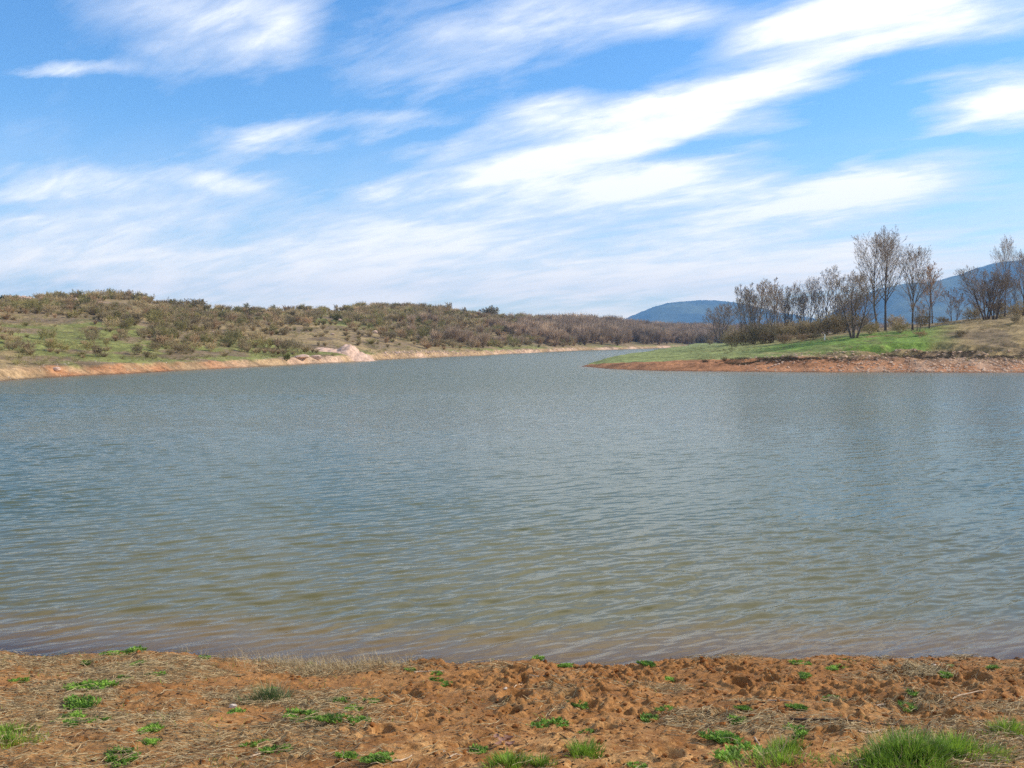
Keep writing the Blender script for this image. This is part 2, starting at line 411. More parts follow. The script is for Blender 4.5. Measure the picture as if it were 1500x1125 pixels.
# ------------------------------------------------------------------ lake
def build_water():
    ys = np.concatenate([np.geomspace(8.4, 60, 1000)[:-1], np.geomspace(60, 720, 330)])
    ss = np.concatenate([np.linspace(-1.4, -.6, 120)[:-1], np.linspace(-.6, .6, 680)[:-1], np.linspace(.6, 1.4, 120)])
    S, Y = np.meshgrid(ss, ys); X = S * Y
    sp = np.gradient(ys)[:, None] * np.ones_like(S)
    spx = np.gradient(ss)[None, :] * Y
    r = np.random.default_rng(5)
    z = np.zeros_like(X); th0 = math.radians(-58)
    wx = (fbm(X / 3, Y / 3, 131, 3) - .5) * .5; wy = (fbm(X / 3, Y / 3, 132, 3) - .5) * .5
    gust = (.55 + .9 * smooth(.3, .72, fbm(X / 9 + Y / 30, Y / 14, 133, 3))) * (.6 + .7 * smooth(.35, .65, fbm(X / 40 + Y / 60, Y / 22, 134, 3)))
    for k in range(46):
        lam = .13 * (.85 / .13) ** (r.random() ** 1.15)
        th = th0 + r.normal() * .33
        kx, ky = math.cos(th) * 2 * math.pi / lam, math.sin(th) * 2 * math.pi / lam
        slope = .027 if lam < .5 else .018
        amp = slope * lam / (2 * math.pi) * .95
        fade = smooth(.42, .2, sp * abs(math.sin(th)) / lam) * smooth(.42, .2, spx * abs(math.cos(th)) / lam)
        ph = kx * (X + wx) + ky * (Y + wy) + r.random() * 6.28
        z += amp * fade * (np.sin(ph) + .22 * np.cos(2 * ph))
    z *= np.minimum(gust, 1.35)
    x = X.ravel(); y = Y.ravel()
    hb = np.where(y < 26, near_base(x, np.minimum(y, 26))[0], np.where(y > 60, terrain(x, np.maximum(y, 60)), -2.2))
    dep = np.clip(-hb, 0, 3)
    z = z.ravel() * (.25 + .75 * smooth(.0, .22, dep)) * .9
    chop = smooth(14, 90, y)
    me = mesh('lake_water', np.stack([x, y, z], 1), grid_quads(len(ys), len(ss)), smooth_shade=True, attrs={'depth': dep, 'chop': chop})
    m, nt, out = new_mat('lake_water'); k = NT(nt)
    depth = k.n('ShaderNodeAttribute', attribute_name='depth').outputs['Fac']
    chp = k.n('ShaderNodeAttribute', attribute_name='chop').outputs['Fac']
    pos = k.n('ShaderNodeNewGeometry').outputs['Position']
    mp = k.n('ShaderNodeMapping'); k.put(mp.inputs[0], pos); mp.vector_type = 'TEXTURE'; mp.inputs['Rotation'].default_value = (0, 0, math.radians(32)); mp.inputs['Scale'].default_value = (2.0, .62, 1)
    hgt = k.math('ADD', k.noise(mp.outputs[0], 3.2, 3, .55), k.math('MULTIPLY', k.noise(mp.outputs[0], .55, 3, .6), 1.6))
    bp = k.n('ShaderNodeBump'); bp.inputs['Strength'].default_value = 1; k.put(bp.inputs['Distance'], k.ramp(chp, 0, 1, .012, .16, 'LINEAR')); k.put(bp.inputs['Height'], hgt)
    body = k.n('ShaderNodeBsdfDiffuse'); k.put(body.inputs[0], k.mix(k.ramp(depth, .25, 1.4, kind='LINEAR'), k.mix(k.ramp(depth, .02, .24, kind='LINEAR'), (.27, .155, .050, 1), (.125, .110, .042, 1)), (.074, .088, .040, 1)))
    tr = k.n('ShaderNodeBsdfTransparent'); tr.inputs[0].default_value = (.97, .92, .84, 1)
    al = k.math('SUBTRACT', 1.0, k.math('EXPONENT', k.math('MULTIPLY', depth, -11.)))
    m1 = k.n('ShaderNodeMixShader'); k.put(m1.inputs[0], al); nt.links.new(tr.outputs[0], m1.inputs[1]); nt.links.new(body.outputs[0], m1.inputs[2])
    gl = k.n('ShaderNodeBsdfGlossy'); gl.inputs[0].default_value = (.97, .96, .90, 1); k.put(gl.inputs['Roughness'], k.ramp(chp, 0, 1, .10, .20, 'LINEAR'))
    nt.links.new(bp.outputs[0], gl.inputs['Normal'])
    fr = k.n('ShaderNodeFresnel'); fr.inputs[0].default_value = 1.333; nt.links.new(bp.outputs[0], fr.inputs['Normal'])
    m2 = k.n('ShaderNodeMixShader'); k.put(m2.inputs[0], k.math('MULTIPLY', fr.outputs[0], .92)); nt.links.new(m1.outputs[0], m2.inputs[1]); nt.links.new(gl.outputs[0], m2.inputs[2])
    nt.links.new(m2.outputs[0], out.inputs[0])
    tag(link('lake_water', me, m), kind='structure')

# ------------------------------------------------------------------ mountains
def build_mountain(name, pts, d0, seed, left, right):
    px = np.array([p[0] for p in pts], float); hh = np.array([(HOR - p[1]) / F * d0 + EYE for p in pts])
    xs = np.linspace((left - 750) / F * d0, (right - 750) / F * d0, 240); ys = np.linspace(-900, 1100, 70)
    X, Y = np.meshgrid(xs, ys)
    R = np.interp(X / d0 * F + 750, px, hh)
    prof = np.where(Y < 0, smooth(-900, 0, Y) ** .8, 1 - smooth(0, 1100, Y))
    Z = R * prof - 6
    Z += (fbm(X / 260, Y / 260, seed, 5) - .5) * R * .35 * prof * smooth(-40, -300, Y)
    Z += (fbm(X / 25, Y / 25, seed + 3, 2) - .5) * 8 * prof
    n = fbm(X / 200, Y / 200, seed + 9)
    x = X.ravel(); y = (Y + d0).ravel()
    col = lerpc(np.tile(np.array([.05, .065, .05]), (len(x), 1)), np.array([.11, .12, .065]), smooth(.45, .65, n.ravel()))
    m = mesh(name, np.stack([x, y, Z.ravel()], 1), grid_quads(len(ys), len(xs)), smooth_shade=True, attrs={'albedo': col})
    o = link(name, m, MATS['mountain']); tag(o, kind='structure')

# ------------------------------------------------------------------ bare trees and bushes
class Grower:
    def __init__(self, seed): self.r = random.Random(seed); self.out = {}
    def vec(self):
        r = self.r
        return Vector((r.gauss(0, 1), r.gauss(0, 1), r.gauss(0, 1)))
    def branch(self, p, d, L, r, lvl, P):
        rr = self.r; n = P['seg'][lvl]; pts = [p.copy()]; rad = [r]; dirs = [d]
        for i in range(n):
            d = (d + self.vec() * P['wob'][lvl] + Vector((0, 0, P['up'][lvl]))).normalized()
            p = p + d * (L / n); pts.append(p.copy()); dirs.append(d)
            rad.append(max(r * (1 - P['taper'][lvl] * (i + 1) / n), P['rmin']))
        self.out.setdefault(lvl, []).append((pts, rad))
        if lvl >= P['levels']: return
        nc = P['n'][lvl]; nc = max(1, int(nc * (.8 + .4 * rr.random())))
        a0 = rr.random() * 6.28
        for k in range(nc):
            t = P['t0'][lvl] + (1 - P['t0'][lvl]) * ((k + rr.random()) / nc)
            f = min(t, .999) * n; i = int(f); q = pts[i].lerp(pts[i + 1], f - i); dl = dirs[i + 1]
            rq = rad[i] + (rad[i + 1] - rad[i]) * (f - i)
            ax = dl.cross(Vector((0, 0, 1)) if abs(dl.z) < .95 else Vector((1, 0, 0))).normalized(); bx = dl.cross(ax)
            az = a0 + k * 2.4 + rr.uniform(-.5, .5)
            perp = ax * math.cos(az) + bx * math.sin(az)
            an = math.radians(rr.uniform(*P['ang'][lvl]))
            nd = (dl * math.cos(an) + perp * math.sin(an)).normalized()
            shape = (1.25 - t) if lvl else P.get('shape', lambda t: .55 + .9 * math.sin(math.pi * min(1, max(0, (t - .1) / .95))) * (1.1 - .5 * t))(t)
            Lc = L * P['ratio'][lvl] * shape * rr.uniform(.75, 1.15)
            self.branch(q, nd, Lc, max(rq * P['rr'], P['rmin']), lvl + 1, P)
    def meshes(self, lo, hi, sides):
        parts = []
        for lvl in range(lo, hi + 1):
            by = {}
            for pts, rad in self.out.get(lvl, []): by.setdefault(len(pts), []).append((pts, rad))
            for n, L in by.items():
                parts.append(tube_batch(np.array([[tuple(v) for v in a] for a, _ in L]), np.array([b for _, b in L]), sides[min(lvl, len(sides) - 1)]))
        return join(parts) if parts else None

def tree_meshes(seed, H, r0, crown=.38, first=.32, n=(17, 8, 5, 3), lean=(0, 0), stems=1, spread=0., up=.10, levels=4, rmin=.0105, ang1=(28, 48)):
    """returns (trunk mesh data, crown mesh data) of a leafless tree"""
    g = Grower(seed)
    P = dict(seg=[9, 6, 4, 3, 2], wob=[.045, .07, .08, .09, .12], up=[.03, up, up * .9, .07, .05], taper=[.9, .85, .8, .7, .6], rmin=rmin, levels=levels,
             n=n, t0=[first, .18, .15, .15, .1], ang=[ang1, (18, 40), (18, 42), (18, 45)], ratio=[crown, .62, .62, .62], rr=.55)
    for s in range(stems):
        a = s * 2 * math.pi / max(1, stems) + g.r.random()
        d = Vector((lean[0] + spread * math.cos(a), lean[1] + spread * math.sin(a), 1)).normalized()
        k = 1 if s == 0 else g.r.uniform(.75, .98)
        off = Vector((math.cos(a), math.sin(a), 0)) * (.22 if stems > 1 else 0)
        # flared foot
        g.branch(Vector((0, 0, -.3)) + off, d, (H + .3) * k * .97, r0 * (1 if stems == 1 else .75), 0, P)
    tv, tq = g.meshes(0, 1, [8, 5]); cv, cq = g.meshes(2, levels, [8, 5, 3])
    foot = np.exp(-np.clip(tv[:, 2], 0, 9) / .35) * .45
    tv[:, 0] *= 1 + foot * .5; tv[:, 1] *= 1 + foot * .5
    return (tv, tq), (cv, cq)

def bush_data(seed, H=1., W=.6, stems=9, n=(9, 6, 3), rmin=.008, up=.06, sides=(4, 3, 3, 3), trunk=.0, levels=3):
    g = Grower(seed)
    P = dict(seg=[4, 3, 2, 1], wob=[.10, .15, .2, .2], up=[.05, up, .04, .03], taper=[.8, .75, .6, .4], rmin=rmin, levels=levels, n=n, t0=[.25, .15, .1, .1],
             ang=[(25, 55), (25, 60), (25, 65)], ratio=[.55, .5, .6], rr=.6, shape=lambda t: 1.15 - .5 * t)
    base = Vector((0, 0, -.05))
    if trunk:
        g.out.setdefault(0, []).append(([Vector((0, 0, -.06)), Vector((.01, 0, trunk * .3)), Vector((0, .01, trunk * .7)), Vector((0, 0, trunk)), Vector((0, 0, trunk * 1.15))], [.03, .026, .024, .02, .012]))
        base = Vector((0, 0, trunk))
    for s in range(stems):
        a = s * 2.4 + g.r.random(); q = math.sqrt((s + .5) / stems) * W
        d = Vector((math.cos(a) * q, math.sin(a) * q, 1 - .25 * q)).normalized()
        g.branch(base + Vector((math.cos(a), math.sin(a), 0)) * .05 * q, d, (H - trunk) * g.r.uniform(.62, .86), .016, 0, P)
    return g.meshes(0, levels, list(sides))

def light_bush(seed, n=260, W=.55):
    """a small spray of tapering twigs, for scrub far off"""
    r = np.random.default_rng(seed)
    a = r.random(n) * 6.283; q = np.sqrt(r.random(n)) * W; h0 = .02 + r.random(n) * .55
    p0 = np.stack([np.cos(a) * q * h0 * 1.1, np.sin(a) * q * h0 * 1.1, h0], 1)
    d = np.stack([np.cos(a) * q, np.sin(a) * q, np.ones(n) * .75], 1) + r.normal(size=(n, 3)) * .28
    d /= np.linalg.norm(d, axis=1, keepdims=True)
    L = (.22 + r.random(n) * .3)[:, None]
    P = np.stack([p0, p0 + d * L], 1)
    return tube_batch(P, np.stack([np.full(n, .014), np.full(n, .006)], 1), 3)

MATS = {}
def build_mats():
    MATS['bark'] = plant_mat('dark_bark', (.11, .085, .068), .4, 0, .9, 4.)
    MATS['twigs'] = plant_mat('bare_twigs', (.285, .215, .155), .3, 0, .9, .9)
    MATS['leafy_twigs'] = plant_mat('rusty_leaf_twigs', (.40, .24, .13), .3, .1, .9, .9)
    MATS['scrub_grey'] = plant_mat('grey_brown_scrub', (.37, .295, .165), .3, 0, .9, .12)
    MATS['scrub_olive'] = plant_mat('olive_scrub', (.36, .315, .13), .3, .1, .9, .12)
    MATS['scrub_red'] = plant_mat('reddish_scrub', (.39, .275, .16), .3, 0, .9, .12)
    MATS['wood'] = plant_mat('far_wood', (.36, .27, .185), .35, 0, .9, .05)
    MATS['evergreen'] = plant_mat('evergreen_leaves', (.03, .07, .03), .4, .1, .7, 3.)
    MATS['spring'] = plant_mat('spring_leaves', (.24, .25, .07), .3, .2, .8, 2.)
    MATS['pale_twigs'] = plant_mat('pale_yellow_twigs', (.40, .33, .20), .2, .1, .9, 1.)
    MATS['weed'] = plant_mat('weed_leaves', (.11, .22, .028), .5, .3, .6, 16., (.20, .34, .045))
    MATS['grass'] = plant_mat('tuft_grass', (.12, .26, .025), .45, .35, .6, 14., (.27, .40, .05))
    MATS['blue_grass'] = plant_mat('sedge_grass', (.09, .15, .055), .3, .25, .6, 9., (.16, .22, .08))
    MATS['straw'] = plant_mat('dry_straw', (.45, .335, .17), .35, .2, .8, 25., (.52, .41, .23))
    MATS['stick'] = plant_mat('weathered_stick', (.42, .32, .22), .3, 0, .9, 25.)
    MATS['dark_stick'] = plant_mat('dark_stick', (.06, .04, .03), .3, 0, .9, 25.)
    MATS['debris'] = plant_mat('dark_debris', (.10, .062, .035), .6, 0, .9, 40.)
    MATS['clod'] = attr_free('soil_clods', (.24, .088, .02), 14)
    MATS['stone'] = attr_free('pale_stone', (.56, .46, .36), 9)
    MATS['bank_stone'] = attr_free('bank_stone', (.62, .43, .29), 1.5)
    MATS['turf'] = plant_mat('dark_turf', (.13, .095, .05), .4, 0, .9, 1.)
    MATS['pink_stone'] = attr_free('pinkish_stone', (.58, .40, .30), 2)
    MATS['white_paint'] = attr_free('whitewashed_post', (.75, .72, .66), 9)
    MATS['leaf'] = plant_mat('dead_leaf', (.40, .22, .15), .3, .2, .7, 30.)
    MATS['mountain'] = attr_mat('mountain_forest', bump=.4, bscale=.03, scales=(.01, .04, .12), var=.25)

def attr_free(name, col, scale):
    m, nt, out = new_mat(name); k = NT(nt)
    pos = k.n('ShaderNodeNewGeometry').outputs['Position']
    c = k.mix(k.ramp(k.noise(pos, scale, 6, .7), .3, .7), rgba([v * .62 for v in col]), rgba([min(v * 1.25, .85) for v in col]))
    d = k.n('ShaderNodeBsdfPrincipled'); k.put(d.inputs['Base Color'], c); d.inputs['Roughness'].default_value = .95; d.inputs['Specular IOR Level'].default_value = .2
    b = k.n('ShaderNodeBump'); b.inputs['Strength'].default_value = .6; b.inputs['Distance'].default_value = .02
    k.put(b.inputs['Height'], k.noise(pos, scale * 4, 6, .7)); nt.links.new(b.outputs[0], d.inputs['Normal'])
    nt.links.new(d.outputs[0], out.inputs[0])
    return m

TREES = {}
def add_tree(px, py, top, key, label, cat='tree', group=None, kw=None, name='bare_tree', mats=None, rz=None, fb=None, wk=1.0):
    """a tree standing where the photo shows its foot; its crown reaches the photo's row `top`"""
    x, y, z = hit_far(px, py, 95, 400, fb)
    Ht = (py - top) / F * y * 1.06
    kw = dict(kw or {}); H0 = kw.pop('H', 10.)
    if key not in TREES:
        (tv, tq), (cv, cq) = tree_meshes(H=H0, **kw)
        TREES[key] = (mesh('trunk', tv, tq, smooth_shade=True), mesh('crown', cv, cq, smooth_shade=True))
    tm, cm = TREES[key]
    mb, mc = mats or ('bark', 'twigs')
    zmax = max(v.co.z for v in cm.vertices) if 'zm' + key not in TREES else TREES['zm' + key]
    TREES['zm' + key] = zmax
    s = Ht / zmax
    o = empty(name, (x, y, z), rz if rz is not None else random.uniform(0, 6.28), (s * wk, s * wk, s))
    tag(o, label, cat, group)
    link('trunk', tm, MATS[mb], o); link('crown', cm, MATS[mc], o)
    return o

def build_trees():
    G1 = 'lone bare trees on the grassy spit'
    add_tree(1287, 486, 352, 'lean', 'tall bare tree leaning left on the green strip beside the tallest forked tree', group=G1, rz=0, kw=dict(seed=3, H=11, r0=.17, lean=(-.13, 0), first=.32, crown=.40, n=(20, 8, 5, 3), ang1=(24, 46)))
    add_tree(1297, 485, 338, 'tall', 'tallest bare tree, its dark trunk forking halfway up', group=G1, rz=0, kw=dict(seed=8, H=12, r0=.20, lean=(-.03, 0), first=.32, crown=.44, n=(20, 8, 5, 3), ang1=(20, 42)))
    add_tree(1337, 484, 365, 'oval', 'slender bare tree with narrow oval crown right of the tallest forked tree', group=G1, rz=0, kw=dict(seed=12, H=10, r0=.17, lean=(-.02, 0), first=.26, crown=.42, n=(20, 8, 5, 3), ang1=(22, 42)))
    add_tree(1251, 495, 398, 'round', 'low round bare tree splitting into several stems near the ground beside bright grass', group=G1, rz=.4, kw=dict(seed=15, H=7.5, r0=.19, stems=4, spread=.30, first=.16, crown=.40, n=(13, 8, 5, 3), ang1=(25, 60)))
    add_tree(1361, 481, 388, 'rust', 'bare tree with a few rusty leaves in its crown', group=G1, rz=0, mats=('bark', 'leafy_twigs'), kw=dict(seed=19, H=7.5, r0=.13, first=.25, crown=.34, n=(12, 8, 6, 4)))
    add_tree(1366, 474, 396, 'thin', 'thin bare tree standing close behind the rusty leaved tree', group=G1, kw=dict(seed=23, H=8, r0=.11, first=.35, crown=.26, n=(12, 7, 6, 3), levels=4))
    add_tree(1345, 485, 440, 'thin2', 'short leaning sapling at the foot of the narrow oval tree', group=G1, kw=dict(seed=24, H=4, r0=.10, first=.2, crown=.40, n=(9, 7, 6, 3), stems=2, spread=.2))
    add_tree(1397, 464, 412, 'thin2', 'small bushy bare tree alone on the slope between the two groups of trees', group=G1, rz=1.2, wk=1.15)
    # the copse left of the lone trees
    G2 = 'bare trees of the copse above the red bank'
    cp = [(1055, 503, 446, 'round', 'dark dense rounded bare tree standing leftmost at the end of the copse', 1.25), (1092, 502, 420, 'copse_a', 'first upright tree of the copse beside the dark rounded one', 1), (1101, 499, 416, 'copse_b', 'second upright tree of the copse from the dark rounded one', 1),
          (1113, 501, 413, 'copse_c', 'third upright tree of the copse from the dark rounded one', 1), (1124, 496, 414, 'copse_a', 'fourth upright tree of the copse from the dark rounded one', 1), (1137, 497, 411, 'copse_b', 'middle tree of the copse, a little taller than both its neighbours', 1),
          (1148, 493, 418, 'copse_c', 'upright copse tree just right of the taller middle one', 1), (1160, 492, 414, 'copse_a', 'copse tree second to the right of the slightly taller middle one', 1), (1171, 489, 420, 'copse_b', 'low copse tree standing before the rise towards the taller right end', 1),
          (1188, 486, 402, 'tall', 'copse tree with a clear dark trunk, second from the right end', .95), (1212, 481, 385, 'copse_c', 'tallest tree of the copse at its right end', 1.05)]
    kws = {'copse_a': dict(seed=31, H=8.5, r0=.10, first=.08, crown=.30, n=(19, 8, 5, 3), ang1=(18, 36)), 'copse_b': dict(seed=32, H=8.5, r0=.11, first=.08, crown=.30, n=(14, 8, 5, 3), stems=2, spread=.1, ang1=(18, 36)),
           'copse_c': dict(seed=36, H=9, r0=.12, first=.14, crown=.33, n=(19, 8, 5, 3), ang1=(20, 40))}
    for px, py, tp, key, lab, wk in cp:
        add_tree(px, py, tp, key, lab, group=G2, kw=kws.get(key), wk=wk)
    for i, (px, py, tp, key) in enumerate([(1086, 496, 432, 'copse_c'), (1107, 494, 425, 'copse_a'), (1130, 492, 424, 'copse_c'), (1154, 489, 426, 'copse_b'), (1178, 484, 422, 'copse_a'), (1200, 480, 412, 'copse_b'), (1226, 478, 424, 'copse_a'), (1236, 478, 418, 'round')]):
        add_tree(px, py, tp, key, 'thin bare tree in the second row of the copse, half hidden by the front row', group='second row of the copse')
    # right edge cluster
    G3 = 'bare trees at the right edge'
    add_tree(1472, 464, 350, 'tall', 'tallest tree of the right edge cluster, a narrow one with a high leader', group=G3, wk=.62, rz=2)
    add_tree(1445, 468, 392, 'round', 'low spreading bare tree at the left of the right edge cluster', group=G3, rz=2.2, wk=1.1)
    add_tree(1457, 468, 404, 'round', 'dense multi stemmed bare tree in front of the narrow tallest tree of its cluster', group=G3, rz=4, wk=1.0)
    add_tree(1434, 460, 402, 'copse_c', 'hazy bare tree showing behind the low spreading tree of the right edge cluster', group=G3, rz=1)
    add_tree(1499, 463, 368, 'oval', 'bare tree cut off by the right border of the picture', group=G3, rz=3, wk=.95)
    add_tree(1487, 462, 405, 'copse_b', 'small upright bare tree between the narrow tallest one and the border tree', group=G3, rz=3)
    th = {}
    for i, (px, py, h, w) in enumerate([(1075, 500, 3.6, 3.0), (1090, 499, 3.2, 2.6), (1104, 497, 3.8, 3.0), (1118, 496, 3.3, 2.8), (1131, 494, 3.6, 3.0), (1144, 492, 3.0, 2.8), (1157, 490, 3.4, 2.8), (1170, 488, 3.1, 2.6), (1183, 485, 3.3, 2.8), (1197, 482, 3.6, 3.0), (1210, 480, 3.2, 2.8), (1224, 480, 3.8, 3.2), (1238, 480, 3.2, 3.0), (1262, 478, 3.0, 3.0), (1312, 474, 2.4, 2.8), (1352, 474, 2.6, 2.6), (1425, 463, 2.6, 3.0), (1464, 465, 3.0, 3.0), (1490, 464, 2.6, 2.6)]):
        x, y, z = hit_far(px, py, 95, 300, 150)
        if i % 3 not in th:
            v, q = bush_data(260 + i, W=.7, stems=13, n=(9, 6, 3), rmin=.0045); th[i % 3] = mesh('thicket_bush', v, q)
        tag(link('thicket_bush', th[i % 3], MATS['scrub_grey'], loc=(x, y, z - .1), rz=i * 1.9, sc=(w, w, h)), 'tall brown leafless bush filling the gaps between the tree trunks', 'bush', 'brown undergrowth between the trees')
    # tangled bushes under the copse
    bm = {}
    for i, (px, py, w, h, kind, lab) in enumerate([
        (1122, 503, 2.6, 2.0, 'scrub_red', 'broad reddish bush at the left foot of the copse'), (1148, 503, 2.4, 1.6, 'scrub_red', 'reddish bush under the middle of the copse'),
        (1102, 504, 2.2, 1.5, 'scrub_grey', 'grey bush tucked between the dark rounded tree and the broad reddish bush'), (1066, 505, 2.6, 1.8, 'scrub_grey', 'grey bush at the foot of the dark rounded tree'), (1040, 505, 2.0, 1.6, 'scrub_grey', 'grey bush left of the dark rounded tree, the outermost on the spit'),
        (1176, 500, 2.6, 1.2, 'scrub_red', 'low bramble thicket on the slope under the right part of the copse'), (1192, 497, 2.0, 1.0, 'scrub_grey', 'low grey bramble next to the white marker post'), (1225, 489, 2.2, 1.5, 'scrub_grey', 'grey bush between the tallest copse tree and the round multi stemmed tree'),
        (1382, 474, 2.0, 1.2, 'scrub_grey', 'grey bush on the slope right of the rusty leaved tree'), (1348, 492, 1.6, .7, 'scrub_red', 'low reddish bramble at the lower edge of the bright grass'), (1408, 492, 1.5, .8, 'scrub_grey', 'low dark bush on the dry slope below the right edge cluster'),
        (1487, 473, 1.2, 1.0, 'scrub_grey', 'small grey bush on the dry slope under the right border tree'), (1320, 472, 2.6, 1.7, 'scrub_grey', 'grey bush behind the narrow oval tree'), (1275, 476, 2.6, 1.9, 'scrub_grey', 'grey bush behind the leaning tree')]):
        x, y, z = hit_far(px, py, 95, 300, 130)
        k = i % 3
        if (k, kind) not in bm:
            v, q = bush_data(200 + k, W=.85, stems=12, n=(9, 6, 3), rmin=.006); bm[(k, kind)] = mesh('bush', v, q)
        tag(link('bush', bm[(k, kind)], MATS[kind], loc=(x, y, z), rz=i * 1.3, sc=(w * .9, w * .9, h)), lab, 'bush', 'bushes on the spit')
    # marker post
    x, y, z = hit_far(1208, 499, 95, 300, 120)
    post_v, post_q = tube_batch(np.array([[(0, 0, -.3), (0, 0, .3), (.01, 0, .75), (.015, 0, .82)]]), np.array([[.09, .085, .08, .03]]), 8)
    tag(link('marker_post', mesh('marker_post', post_v, post_q), MATS['white_paint'], loc=(x, y, z)), 'small white post on the grass in front of the copse', 'post')

# ------------------------------------------------------------------ scrub on the hills, far wood
def rock_data(seed, n=2, jag=.35):
    r = np.random.default_rng(seed)
    import bmesh
    bm = bmesh.new(); bmesh.ops.create_icosphere(bm, subdivisions=n, radius=1)
    V = np.array([v.co[:] for v in bm.verts]); T = np.array([[v.index for v in f.verts] for f in bm.faces]); bm.free()
    for k in range(7):
        d = r.normal(size=3); d /= np.linalg.norm(d); c = .55 + r.random() * .3
        s = V @ d; V = V - np.maximum(s - c, 0)[:, None] * d
    V *= (1 + jag * (vnoise(V[:, 0] * 2 + 9, V[:, 1] * 2 + V[:, 2] * 3, seed) - .5))[:, None]
    V[:, 2] *= .75
    return V, T

def scatter(meshdata, xs, ys, zs, sx, sz, rz, tri=False):
    """one merged mesh from many placed copies"""
    Vs, Qs, o = [], [], 0
    for i in range(len(xs)):
        V, q = meshdata[i % len(meshdata)]
        c, s = math.cos(rz[i]), math.sin(rz[i])
        W = np.stack([(V[:, 0] * c - V[:, 1] * s) * sx[i] + xs[i], (V[:, 0] * s + V[:, 1] * c) * sx[i] + ys[i], V[:, 2] * sz[i] + zs[i]], 1)
        Vs.append(W); Qs.append(q + o); o += len(V)
    return np.concatenate(Vs), np.concatenate(Qs)

def build_scrub():
    r = np.random.default_rng(77)
    # candidate positions on the left hill: dense where the noise says thicket
    N = 26000
    px = r.uniform(-260, 860, N); ds = np.interp(px, HX, HS); dr = np.interp(px, RX, RD)
    y = ds + (dr * 1.06 - ds) * r.random(N) ** .85; x = (px - 750) / F * y
    t = (y - ds) / (dr - ds)
    n1 = fbm(x / 16, y / 24, 141); n2 = fbm(x / 5, y / 8, 142)
    thick = smooth(.40, .60, n1 * .7 + n2 * .3 + .10 * smooth(.1, .6, t) + .16 * smooth(560, 640, px) * smooth(.05, .15, t) + .1 * smooth(260, 120, px) * smooth(.7, .95, t) - .09 * smooth(.8, 1, t) * smooth(260, 340, px) * smooth(700, 620, px))
    area = (y / 150) ** 1.0
    thick = thick * (1 - smooth(75, 45, px) * smooth(.8, .9, t))
    keep = (r.random(N) < (.03 + .30 * thick) * area * .36) & (y - ds > 5 + ds * .02)
    x, y, px, t, thick, n1 = x[keep], y[keep], px[keep], t[keep], thick[keep], n1[keep]
    z = terrain(x, y)
    ht = (.65 + 1.25 * r.random(len(x)) ** 1.8) * (.75 + .5 * thick) * (1 + .25 * smooth(150, 300, y)) * (1 - .32 * smooth(150, 95, y))
    w = ht * r.uniform(.75, 1.25, len(x))
    vis = (px > -30)
    order = np.argsort(-(ht / y) * vis)
    kinds = ['scrub_grey', 'scrub_grey', 'scrub_olive', 'scrub_red', 'scrub_grey', 'scrub_olive']
    lab = {'scrub_grey': 'grey brown leafless bush on the hillside across the water', 'scrub_olive': 'olive tinged bush on the hillside across the water', 'scrub_red': 'reddish brown leafless bush on the hillside across the water'}
    variants = {}
    for kd in ('scrub_grey', 'scrub_olive', 'scrub_red'):
        for v in range(3):
            V, q = bush_data(300 + v * 7 + len(kd), W=(.75, .6, .95)[v], stems=(9, 7, 11)[v], n=(8, 6, 3), rmin=.007, trunk=(0, .22, 0)[v])
            me = mesh('shrub', V, q); me.materials.append(MATS[kd]); variants[(kd, v)] = me
    nind = 285
    for i, j in enumerate(order[:nind]):
        kd = kinds[int(r.integers(len(kinds)))]
        me = variants[(kd, int(r.integers(3)))]
        tag(link('shrub', me, loc=(x[j], y[j], z[j] - .05), rz=float(r.random() * 6.28), sc=(w[j], w[j], ht[j])), lab[kd], 'bush', 'scrub bushes on the far hillside: ' + kd.split('_')[1])
    rest = order[nind:]
    print('scrub individuals', nind, 'rest', len(rest))
    for m_i, (kd, frac) in enumerate([('scrub_grey', (0, .62)), ('scrub_olive', (.62, .82)), ('scrub_red', (.82, 1.))]):
        pass
    mini = [light_bush(420 + k, 46, (.7, .9, .8)[k % 3]) for k in range(4)]
    def ground_tufts(n, px0, px1, dens, mat, label, h0, h1, ymax, pen):
        qx = r.uniform(px0, px1, n); base = np.interp(qx, PX, PF) if pen else np.interp(qx, HX, HS)
        yy = base + 4 + (ymax if pen else np.interp(qx, RX, RD) - base) * r.random(n) ** 1.3; xx = (qx - 750) / F * yy
        zz = terrain(xx, yy); kk = (r.random(n) < dens * smooth(.40, .58, fbm(xx / 5, yy / 7, 191 + n % 7))) & (zz > .9)
        xx, yy, zz = xx[kk], yy[kk], zz[kk]; hh = h0 + (h1 - h0) * r.random(len(xx)) ** 2
        V, q = scatter(mini, xx, yy, zz - .03, hh * 1.5, hh, r.random(len(xx)) * 6.28)
        tag(link('dry_grass', mesh('dry_grass', V, q), MATS[mat]), label, 'grass', kind='stuff')
    ground_tufts(5000, -60, 800, .8, 'scrub_olive', 'rough olive grass and low growth on the hillside across the water', .25, .75, 0, False)
    ground_tufts(3000, 1010, 1560, .8, 'scrub_olive', 'rough yellowish grass on the spit below the trees', .10, .35, 60, True)
    ground_tufts(1500, 1150, 1560, .9, 'scrub_grey', 'brown dead growth on the dry slope of the spit', .12, .5, 50, True)
    n = 3600; qx = r.uniform(1030, 1600, n); base = np.interp(qx, PX, PF); bwq = 4.5 + 1.5 * smooth(1150, 1400, qx)
    yy = base + bwq + r.normal(size=n) * .8 + 3.5 * r.random(n) ** 2.5 * smooth(1250, 1400, qx); xx = (qx - 750) / F * yy
    kk = r.random(n) < smooth(.36, .55, fbm(xx / 4, yy / 3, 197)); xx, yy = xx[kk], yy[kk]; hh = .10 + .28 * r.random(len(xx)) ** 2
